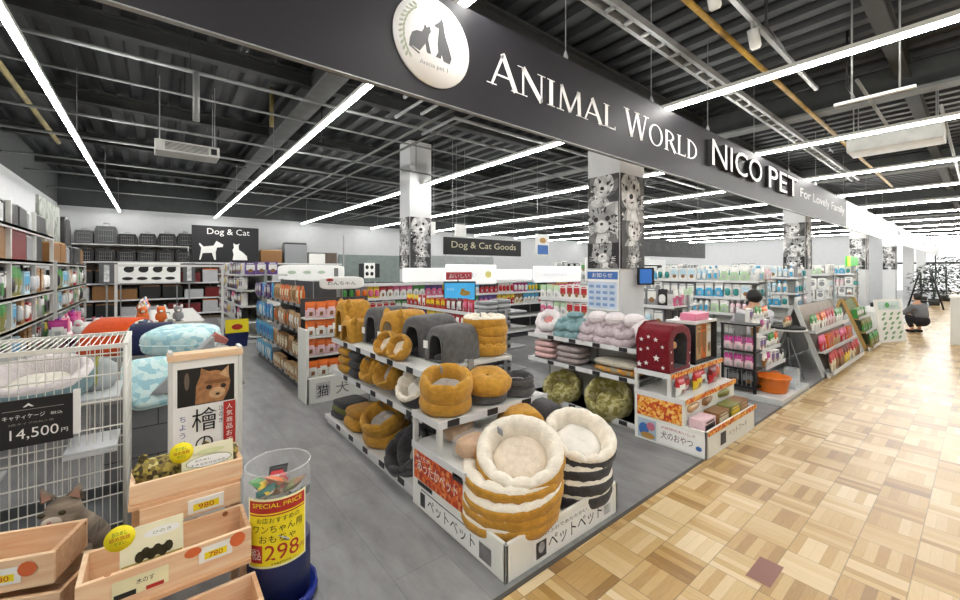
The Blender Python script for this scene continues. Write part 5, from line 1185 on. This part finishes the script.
tunnel('navy arched dog bed beside the orange one behind the cage', (.14, 5.12, .8), 2.9, NAV, CAMO, .3, .2)
# left wall racks
RB = mat('rack_steel', '#c4c5c1', rough=.45)
def rackX(label, fix, y0, y1, h, lv, goods, x0=-2.0, x1=-1.2):
    t = thing('storage_rack', label, 'shelving', (x0, y0, 0)); w = x1-x0; L = y1-y0; n = max(1, round(L/1.15))
    for k in range(n+1):
        for x in (0, w-.04): MB().box((x, L*k/n-.02, 0), (x+.04, L*k/n+.02, h), RB).build('post', t)
    for z in lv: MB().box((0, 0, z-.03), (w, L, z), mat('rack_board', '#b7ad9a')).box((w-.01, 0, z-.05), (w, L, z), RB).build('shelf', t)
    MB().box((0, 0, .1), (.015, L, h-.1), mat('rack_back_shade', '#45423e')).build('back_panel', t)  # back panel coloured dark to imitate the shade behind the goods
    for z, nm, q in zip(lv, ('lowest', 'second', 'third', 'fourth', 'fifth', 'top'), goods): z < .3 or stock(fix, nm, '+x', y0+.05, y1-.05, x1-.03, z+.002, q, .008, (1, 2), hs=1.25 if z < 1.6 else 1)
BIGQ = [P('crate', 'dark red', 'brown', .8, .36, .4), P('crate', 'grey', 'silver', .4, .3, .4), P('crate', 'black', 'grey', .6, .34, .4), P('crate', 'brown', 'tan', .5, .34, .4)]
SML = [P('card', 'grey', 'black', .16, .26, .06), P('pouch', 'green', 'olive', .2, .26), P('box', 'pale blue', 'sky blue', .18, .22, .1), P('card', 'black', 'silver', .16, .28, .08), P('box', 'brown', 'tan', .2, .26, .1), P('card', 'grey', 'white', .16, .26, .06), P('box', 'red', 'white', .16, .2, .1), P('bag', 'grey', 'green', .24, .3, .12), P('pouch', 'yellow', 'green', .18, .24), P('bottle', 'silver', 'green', .1, .26), P('box', 'black', 'white', .18, .24, .1)]
rackX('tall steel wall rack at the left edge with crates and goods', 'tall left wall rack', 5.4, 8.9, 2.35, (.15, .55, .95, 1.3, 1.72, 2.1), (SML, SML, SML, SML, BIGQ, [P('crate', 'black', 'grey', .5, .26, .4), P('crate', 'silver', 'white', .5, .22, .4)]))
rackX('lower steel wall rack before the corner with hanging pet goods', 'lower left wall rack', 9.2, 12.7, 1.75, (.15, .55, .95, 1.3, 1.72), (SML, SML, SML, SML, BIGQ[1:]))
t = thing('hanging_towel', 'grey patterned board standing on top of the left wall racks', 'board', (-1.5, 9.6, 1.725)); MB().box((0, 0, 0), (.04, 1.9, 1.1), patterned('grey_print', ['#7b8078', '#8d918a', '#5f645e'], 9, .7)).build('board', t)
cushion('black upright cushion on the left wall rack near the corner', (-1.5, 12.2, 1.725), (.1, .28, .5), BLACK)
# toy rack in the middle left
gT = gondola('low white rack of plush toys behind the orange dog bed', -.2, 6.3, 2.2, .7, .98, (.12, .45, .72, .95), PI/2*0)
for lv, z in (('third', .72), ('second', .45)): stock('plush toy rack', lv, '-x', 6.35, 8.45, -.18, z, MIX[:4]+TOYS[:3], .01, (1, 3))
for lv, z in (('third', .72), ('top', .95)): stock('plush toy rack end', lv, '-y', -.18, .48, 6.32, z, TOYS, .02, (1, 2), hs=1)
stock('plush toy rack', 'top', '-x', 6.5, 8.45, -.18, .95, TOYS, .03, (1, 2), hs=1)
gT2 = gondola('white rack of pink and white goods right of left wall rack', -1.0, 6.9, 1.9, .6, .82, (.12, .45, .79))
PW = [P('pouch', 'magenta', 'white', .16, .2), P('toy', 'white', 'pink', .15, .2, .12), P('box', 'pink', 'white', .16, .18, .1), P('toy', 'magenta', 'purple', .16, .22, .12)]
for lv, z in (('second', .45), ('top', .79)):
    stock('pink goods rack end', lv, '-y', -.98, -.42, 6.92, z, PW, .02, (1, 2), hs=1); stock('pink goods rack', lv, '-x', 7.1, 8.7, -.98, z, PW, .02, (1, 2), hs=1)
t = thing('tube_frame', 'white tube frame standing before the back wall behind the plush toys', 'frame', (-.55, 9.6, 0))
for x in (0, 1.6): MB().box((x, 0, 0), (x+.04, .04, 1.7), WHITE).build('post', t)
MB().box((.04, .01, 1.66), (1.6, .03, 1.7), WHITE).build('top_rail', t)
t = thing('dump_bin', 'blue bin with yellow front panel standing at the far aisle end', 'bin', (1.16, 9.72, 0)); MB().prism([(0, 0), (.36, 0), (.4, .36), (-.04, .36)], 0, .34, NAV if False else mat('bin_navy', '#1c2552'), Matrix.Translation((0, .34, 0)) @ Matrix.Rotation(PI/2, 4, 'X')).build('tub', t); MB().box((-.03, -.012, .3), (.39, .0, .58), YEL).build('front_panel', t); m = MB(); Print(m, (-.03, -.013, .3), (1, 0, 0), (0, 0, 1)).ell(.21, .12, .1, .06, RED); m.build('panel_print', t)
for k, c in enumerate((('white', 'pink'), ('pink', 'white'), ('green', 'white'))):
    me = P('pouch', c[0], c[1], .13, .2); o = bpy.data.objects.new('pouch', me[0]); COL.objects.link(o); o.location = (1.24+k*.12, 9.9, .362); tag(o, '%s pouch standing up out of the blue yellow-fronted bin' % me[5], 'pouch', 'pouches in the blue bin')

# ================================================================== RIGHT SIDE
# fill the second end display and dark case
def lay(kind, a, b, loc, rz, label, cat, w, h, d, rot=None):
    me = P(kind, a, b, w, h, d); o = bpy.data.objects.new(me[3].replace(' ', '_'), me[0]); COL.objects.link(o); o.location = loc; o.rotation_euler = rot or (0, 0, rz); return tag(o, label, cat)
for i, (x, a, b) in enumerate([(3.78, 'pale pink', 'black'), (4.08, 'brown', 'cream'), (4.36, 'olive', 'yellow'), (4.58, 'brown', 'tan')]):
    lay('box', a, b, (x, 1.56, .102), 0, '%s and %s carton standing in the low front tray, %s from left' % (a, b, ordn(i+1)), 'box', .24 if i < 3 else .2, .2, .13)
for i, (x, a, b) in enumerate([(3.8, 'tan', 'brown'), (4.1, 'brown', 'orange'), (4.42, 'olive', 'cream')]):
    lay('bag', a, b, (x, 1.62, .36), 0, 'flat %s and %s food bag lying on the tray cartons, %s from left' % (a, b, ordn(i+1)), 'bag', .27, .22, .07, (-1.35, 0, rnd.uniform(-.2, .2)))
for i in range(6):
    lay('pouch', ['red', 'dark red', 'red', 'red', 'dark red', 'red'][i], ['white', 'red', 'yellow', 'white', 'red', 'orange'][i], (3.74+i*.175, 1.74+.04*(i % 2), .452), 0, '%s red snack bag from left on the display middle tier' % ordn(i+1), 'bag', .17, .175, .07)
for i in range(4): lay('box', ['cream', 'tan', 'orange', 'cream'][i], ['orange', 'brown', 'brown', 'white'][i], (4.0+i*.16 if i else 3.72+.4, 1.775+(.0), .652) if False else (4.285+i*.118, 1.9, .674), 0, '%s tan snack carton from left inside the dark display case' % ordn(i+1), 'box', .11, .35, .1)
# low platform with wire rack, basket and packs
t = thing('platform', 'low grey platform at the wooden floor edge under the wire rack', 'platform', (5.72, 1.47, 0)); MB().box((0, 0, 0), (1.15, .7, .07), mat('platform_grey', '#c9cac8', rough=.5)).build('deck', t, .004); MB().box((.01, -.004, .0), (1.14, 0, .03), GREYM).build('kick_strip', t)
t = thing('wire_rack', 'black wire rack hung with pink packets left of the orange basket', 'rack', (5.74, 1.75, .072), .0)
for y in (0, .36): MB().box((0, y, 0), (.03, y+.03, .85), BLACK).build('post', t)
for z in (.06, .28, .5, .83): MB().box((-.02, 0, z), (.24, .39, z+.02), BLACK).build('shelf', t)
m = MB()
for k in range(7): m.tube([(.0, .05+k*.05, .05), (.0, .05+k*.05, .83)], .004, GREYM, 4)
m.build('wire_back', t)
for r, z in enumerate((.372, .592)):
    for k in range(3):
        me = P('pouch', 'magenta', 'pale pink', .11, .17, .05); o = bpy.data.objects.new('pouch', me[0]); COL.objects.link(o); o.location = (5.75, 1.82+k*.12, z); o.rotation_euler = (0, 0, -PI/2)
        tag(o, '%s pink packet from right on the %s shelf of the black wire rack' % (ordn(k+1), ('lower', 'upper')[r]), 'packet', 'pink packets on the wire rack')
for r, z in enumerate((.092+.06,)):
    for k in range(2): lay('box', 'black', 'grey', (5.86, 1.85+k*.17, z), -PI/2, 'black carton low on the black wire rack, %s one' % ('near', 'far')[k], 'box', .15, .16, .1)
OB = mat('basket_orange', '#e2761a', rough=.35, var=.04)
t = thing('basket', 'orange plastic basket standing on the low platform', 'basket', (6.1, 1.68, .072), .1)
MB().lathe([(0, 0), (.15, 0), (.16, .02), (.19, .17), (.205, .175), (.205, .19), (.18, .19), (.145, .02), (0, .02)], OB, 32).build('tub', t)
for s in (-1, 1): MB().tube([(s*.2, -.05, .18), (s*.225, -.03, .2), (s*.225, .03, .2), (s*.2, .05, .18)], .01, OB, 6).build('handle', t)
for k, (x, y) in enumerate(((6.45, 1.57), (6.62, 1.6))):
    t = thing('clear_box', 'clear plastic box of small toys right of the orange basket, %s' % ('near one', 'far one')[k], 'box', (x, y, .072)); MB().box((-.08, -.07, 0), (.08, .07, .14+.08*k), clear('clear_box_', '#dfe6ea', .1, .35)).build('box_walls', t); MB().sq((0, 0, .05), (.06, .05, .045), pm('pale blue'), .6, .6, 10).build('toy', t)
t = thing('snack_rack', 'slanted grey rack of assorted snacks behind the orange basket', 'rack', (6.08, 1.74, .072), 0)
for z, y in ((.25, .0), (.45, .06), (.65, .12), (.82, .18)): MB().box((0, y, z), (.8, y+.16, z+.015), GREYM).box((0, y-.004, z), (.8, y, z+.05), RAIL).build('shelf', t)
for x in (0, .78): MB().box((x, .22, 0), (x+.02, .36, .95), GREYM).build('side_panel', t)
SNK = [P('pouch', 'green', 'white', .13, .17), P('pouch', 'orange', 'white', .13, .17), P('pouch', 'white', 'brown', .14, .18), P('pouch', 'magenta', 'white', .13, .16), P('box', 'white', 'purple', .13, .16, .05), P('pouch', 'black', 'white', .13, .17)]
for nm, z, y in (('lowest', .267, 0), ('second', .467, .06), ('third', .667, .12), ('top', .837, .18)): stock('slanted snack rack', nm, '-y', 6.08, 6.9, 1.75+y, z+.072, SNK, .006, (1, 2), hs=1.15)
# round white table with low sunshade
t = thing('round_table', 'white table under a dark tray behind the snack rack', 'table', (7.42, 1.85, 0)); MB().lathe([(0, .7), (.24, .7), (.24, .72), (0, .72)], WHITE, 28).build('table_top', t); MB().tube([(-.2, 0, 0), (0, 0, .7), (.2, 0, 0)], .012, GREYM).build('leg', t); MB().tube([(0, -.2, 0), (0, 0, .7), (0, .2, 0)], .012, GREYM).build('leg', t)
t = thing('tray', 'dark flat tray lying on the white round table', 'tray', (7.42, 1.85, .722)); MB().prism([(.22*math.cos(a), .22*math.sin(a)) for a in [2*PI*i/24 for i in range(24)]], 0, .03, INK).build('plate', t)
for k in range(3): lay('pouch', ['brown', 'orange', 'red'][k], 'cream', (7.3+k*.12, 1.85, .753), 0, '%s snack pouch on the dark tray, %s from left' % (['brown', 'orange', 'red'][k], ordn(k+1)), 'pouch', .12, .15, .05)
# A-frame displays
def aframe(label, x, y, L, H, spread, body, fix, seqs, panel=None, name='a_frame_rack'):
    t = thing(name, label, 'display rack', (x, y, 0)); s = spread
    for xx in (0, L-.025):
        m = MB().add([(xx, 0, 0), (xx+.025, 0, 0), (xx+.025, s/2-.03, H), (xx, s/2-.03, H), (xx, .07, 0), (xx+.025, .07, 0), (xx+.025, s/2+.03, H), (xx, s/2+.03, H)], [(0, 1, 2, 3), (7, 6, 5, 4), (0, 3, 7, 4), (1, 5, 6, 2), (0, 4, 5, 1), (3, 2, 6, 7)], body); m.build('front_leg', t)
        m = MB().add([(xx, s-.05, 0), (xx+.025, s-.05, 0), (xx+.025, s/2-.0, H-.01), (xx, s/2, H-.01), (xx, s, 0), (xx+.025, s, 0), (xx+.025, s/2+.05, H-.01), (xx, s/2+.05, H-.01)], [(0, 1, 2, 3), (7, 6, 5, 4), (0, 3, 7, 4), (1, 5, 6, 2), (0, 4, 5, 1), (3, 2, 6, 7)], body); m.build('rear_leg', t)
    MB().add([(0, .05, .02), (L, .05, .02), (L, s/2, H-.02), (0, s/2, H-.02)], [(0, 1, 2, 3)], panel or body).build('slanted_panel', t)
    MB().add([(0, s-.03, .02), (L, s-.03, .02), (L, s/2+.02, H-.02), (0, s/2+.02, H-.02)], [(3, 2, 1, 0)], GREYM).build('rear_panel', t)
    MB().box((0, -.02, 0), (L, .04, .06), RAIL).build('foot_rail', t)
    n = len(seqs)
    for k, q in enumerate(seqs):
        z = .08+(H-.2)*k/n; yy = z/H*s/2
        MB().box((0, yy-.1, z-.014), (L, yy+.04, z), body).box((0, yy-.106, z-.02), (L, yy-.1, z+.04), [RAIL, OR2][k % 2] if panel is None else RAIL).build('ledge', t)
        stock(fix, ['lowest', 'second', 'third', 'top'][k], '-y', x+.03, x+L-.03, y+yy-.08, z+.001, q, .01, (2, 3), -.12, hs=1)
    return t
AQ1 = [P('pouch', 'red', 'cream', .19, .28), P('pouch', 'red', 'brown', .19, .28), P('pouch', 'dark red', 'yellow', .19, .28)]
AQ2 = [P('box', 'orange', 'red', .18, .22, .06), P('pouch', 'red', 'tan', .18, .24), P('pouch', 'pink', 'red', .17, .24)]
AQ3 = [P('pouch', 'red', 'pale pink', .2, .3), P('pouch', 'green', 'white', .18, .26), P('pouch', 'orange', 'white', .18, .26)]
aframe('grey A-frame rack of red and white pet snacks by the wooden aisle', 7.75, 1.44, 2.35, 1.06, .8, mat('aframe_grey', '#b9bbb9', rough=.5), 'red A-frame rack', [AQ1, AQ2, AQ3], mat('aframe_panel', '#9a8f82', rough=.6))
m = MB()
aframe('tan A-frame rack of green packs beyond the red A-frame', 11.0, 1.42, 1.1, 1.0, .8, mat('aframe_tan', '#b08d50', rough=.6), 'tan A-frame rack', [[P('pouch', 'green', 'olive', .2, .26)], [P('pouch', 'olive', 'green', .2, .26)], [P('box', 'green', 'white', .18, .2, .08)]], mat('aframe_olive', '#6f7a4a', rough=.7))
t = thing('poster_stand', 'white leaning poster board with green leaf pictures at the aisle edge', 'poster', (12.35, 1.42, 0), -.25); t.rotation_euler = (-.1, 0, -.35)
MB().box((0, 0, 0), (.95, .03, .95), PAPER).build('board', t); m = MB(); p = Print(m, (0, -.001, 0), (1, 0, 0), (0, 0, 1), .003); GRN = mat('leaf_print', '#7ba67c')
p.rect(.08, .72, .85, .9, mat('print_pale_sky', '#d3e6e6')); p.ell(.4, .82, .08, .06, mat('leaf_bright', '#4fae5c'))
for r in range(6):
    for c in range(3): p.ell(.2+c*.26+(r % 2)*.06, .1+r*.105, .07, .028, GRN, 10, r+c == 0, .4)
p.text('はなやか', .25, .76, .5, .06, GRN, True); m.build('print', t)
MB().box((.45, .03, .1), (.5, .28, .14), GREYM).build('prop_leg', t)
t = thing('sale_display', 'white low display cart beside the crouching person on the aisle', 'display cart', (14.75, 1.5, 0)); MB().box((0, 0, .06), (.75, .6, .5), WHITE).build('body', t, .02); MB().box((.1, .1, .5), (.65, .5, .62), PAPER).build('top_box', t, .01); m = MB(); Print(m, (0, -.001, .06), (1, 0, 0), (0, 0, 1)).ell(.35, .2, .12, .1, mat('print_blush', '#e3c0c0')); m.build('print', t)
MB().box((.15, .2, .62), (.5, .4, .72), INK).build('black_box', t)
for x in (.06, .69): MB().box((x, .05, 0), (x+.03, .55, .06), INK).build('foot', t)
# far shop front with plants and fittings
LEAF = mat('leaf_dark', '#2f3f33', rough=.6, var=.4); POT = mat('pot_dark', '#3a3a38', rough=.7)
def plant(label, x, y, h):
    t = thing('potted_plant', label, 'plant', (x, y, 0)); MB().lathe([(0, 0), (.16, 0), (.2, .3), (.17, .3), (.16, .26), (0, .26)], POT, 16).build('pot', t)
    m = MB(); l = MB(); r = random.Random(int(x*10))
    for k in range(7):
        a = r.uniform(0, 6.3); top = (.25*math.cos(a)*r.random(), .25*math.sin(a)*r.random(), h*r.uniform(.7, 1)); m.tube([(0, 0, .24), (top[0]*.4, top[1]*.4, h*.5), top], .012, LEAF, 4)
    for k in range(170):
        a = r.uniform(0, 6.3); rr = r.uniform(.05, .42); z = r.uniform(.4, h); M = Matrix.Translation((rr*math.cos(a), rr*math.sin(a), z)) @ Matrix.Rotation(a, 4, 'Z') @ Matrix.Rotation(r.uniform(-.6, .8), 4, 'Y')
        l.add([(0, 0, 0), (.08, -.055, .01), (.2, 0, -.03), (.08, .055, .01)], [(0, 1, 2, 3)], LEAF, False, M)
    m.build('stems', t); l.build('foliage', t)
for k, (x, y, h) in enumerate([(27.5, 1.4, 1.9), (28.6, .6, 2.2), (30.0, .2, 2.0), (31.5, 1.2, 2.3), (33, .3, 2.1), (29.3, 1.9, 1.7)]): plant('dark leafy potted plant by the bright far shop front, %s from left' % ordn([4, 5, 6, 2, 3, 1].index(k+1)+1 if k+1 in (4, 5, 6, 2, 3, 1) else 1) if False else 'dark leafy potted plant before the bright far window, %s nearest' % ordn([1, 2, 4, 5, 6, 3][k]), x, y, h)
t = thing('step_rack', 'black A-shaped rack of jars in front of the far plants', 'rack', (24.6, 1.5, 0))
for s in (-1, 1): MB().tube([(0, s*.5, 0), (0, s*.18, 1.45)], .03, BLACK, 6).build('leg', t)
for z in (.3, .75, 1.2): MB().box((-.15, -.42+z*.15, z), (.15, .42-z*.15, z+.04), BLACK).build('shelf', t)
m = lit('green and yellow lit sign board far along the aisle', 17.4, 19.2, 1.72, 2.05, None, 2.75, False); m.children[0].data.materials[0] = mat('lit_green', '#4fb648', rough=.4, emit=.5); MB().box((-.9, -.01, .0), (-.5, 0, .33), mat('lit_lime', '#d9dd3a', emit=.5)).build('yellow_end', m)
t = thing('info_block', 'white block counter at the right edge of the aisle', 'counter', (13.3, -.35, 0)); MB().box((0, 0, 0), (1.0, .8, 1.0), WHITE).build('body', t, .01); MB().box((-.02, -.02, 1.0), (1.02, .82, 1.04), PAPER).build('top_board', t)
# people
SKIN = mat('skin', '#c99a7c', rough=.6); HAIR = mat('hair_black', '#15120f', rough=.6, bump=.4, bs=60)
def person(label, loc, rz, top, bottom, shoe, squat=True):
    t = thing('person', label, 'person', loc, rz); z0 = 0
    # squatting figure facing local -y
    J = {'pel': (0, .12, .3, .095), 'sp': (0, .08, .48, .1), 'ch': (0, .02, .66, .13), 'nk': (0, -.02, .79, .05), 'hd': (0, -.05, .89, .085)}
    pts = list(J.values()); ed = [(0, 1), (1, 2), (2, 3), (3, 4)]
    def limb(start, seq):
        k = start
        for p in seq: pts.append(p); ed.append((k, len(pts)-1)); k = len(pts)-1
    for s in (-1, 1):
        limb(0, [(s*.1, .08, .28, .08), (s*.14, -.2, .42, .07), (s*.13, -.04, .09, .045), (s*.13, -.17, .04, .04)])
        limb(2, [(s*.16, -.05, .66, .06), (s*.2, -.2, .48, .042), (s*.12, -.36, .46, .034), (s*.1, -.42, .46, .026)])
    skin('body', pts, ed, SKIN, t)
    tp = [(0, .125, .33, .16), (0, .08, .48, .165), (0, .02, .65, .165), (0, -.01, .75, .09)]; te = [(0, 1), (1, 2), (2, 3)]
    for s in (-1, 1): k = len(tp); tp += [(s*.16, -.03, .67, .095), (s*.2, -.2, .49, .072), (s*.14, -.31, .467, .056)]; te += [(2, k), (k, k+1), (k+1, k+2)]
    skin('jacket', tp, te, top, t)
    bp = [(0, .1, .3, .07)]; be = []
    for s in (-1, 1): k = len(bp); bp += [(s*.1, .07, .28, .11), (s*.145, -.2, .42, .085), (s*.135, -.05, .12, .06)]; be += [(0, k), (k, k+1), (k+1, k+2)]
    skin('trousers', bp, be, bottom, t)
    MB().sq((0, .1, .31), (.19, .15, .14), bottom, .9, .9, 16).build('trouser_seat', t)
    for s in (-1, 1): MB().sq((s*.13, -.1, .04), (.045, .13, .04), shoe, .7, .7, 12).build('shoe', t)
    MB().sq((0, -.03, .915), (.1, .115, .1), HAIR, 1, 1, 14, fn=lambda v: Vector((v.x, v.y if v.y > -.03 or v.z > .035 else -.03, v.z))).build('hair', t)
    for s in (-1, 1): MB().sq((s*.03, -.132, .9), (.01, .006, .007), INK, 1, 1, 8).build('eye', t); MB().sq((s*.088, -.05, .89), (.012, .02, .026), SKIN, 1, 1, 8).build('ear', t)
    MB().sq((0, -.142, .88), (.011, .014, .016), SKIN, 1, 1, 8).build('nose', t); MB().sq((0, -.13, .85), (.022, .006, .005), mat('lip', '#9a5a50'), 1, 1, 8).build('mouth', t)
    for s in (-1, 1):
        for f in range(4): MB().tube([(s*(.088+.013*f), -.425, .465), (s*(.085+.013*f), -.455, .462), (s*(.085+.012*f), -.475-.006*(f in (1, 2)), .445)], .0075, SKIN, 5).build('finger', t)
        MB().tube([(s*.085, -.4, .46), (s*.07, -.43, .455), (s*.072, -.45, .445)], .009, SKIN, 5).build('thumb', t)
    return t
person('person in a grey jacket and dark trousers crouching on the wooden aisle', (15.2, 1.05, 0), 2.6, mat('cloth_grey', '#6d6f72', rough=.9), mat('cloth_black', '#1b1a1e', rough=.9), BLACK)
bpy.data.objects['person'].scale = (.85, .85, 1)
pp = person('person with black hair in a pale grey top crouching among the shelving', (8.1, 2.48, 0), 2.2, mat('cloth_pale', '#c9c6cc', rough=.9), mat('cloth_slate', '#4b4f58', rough=.9), BLACK); pp.scale = (1.22, 1.22, 1.25)
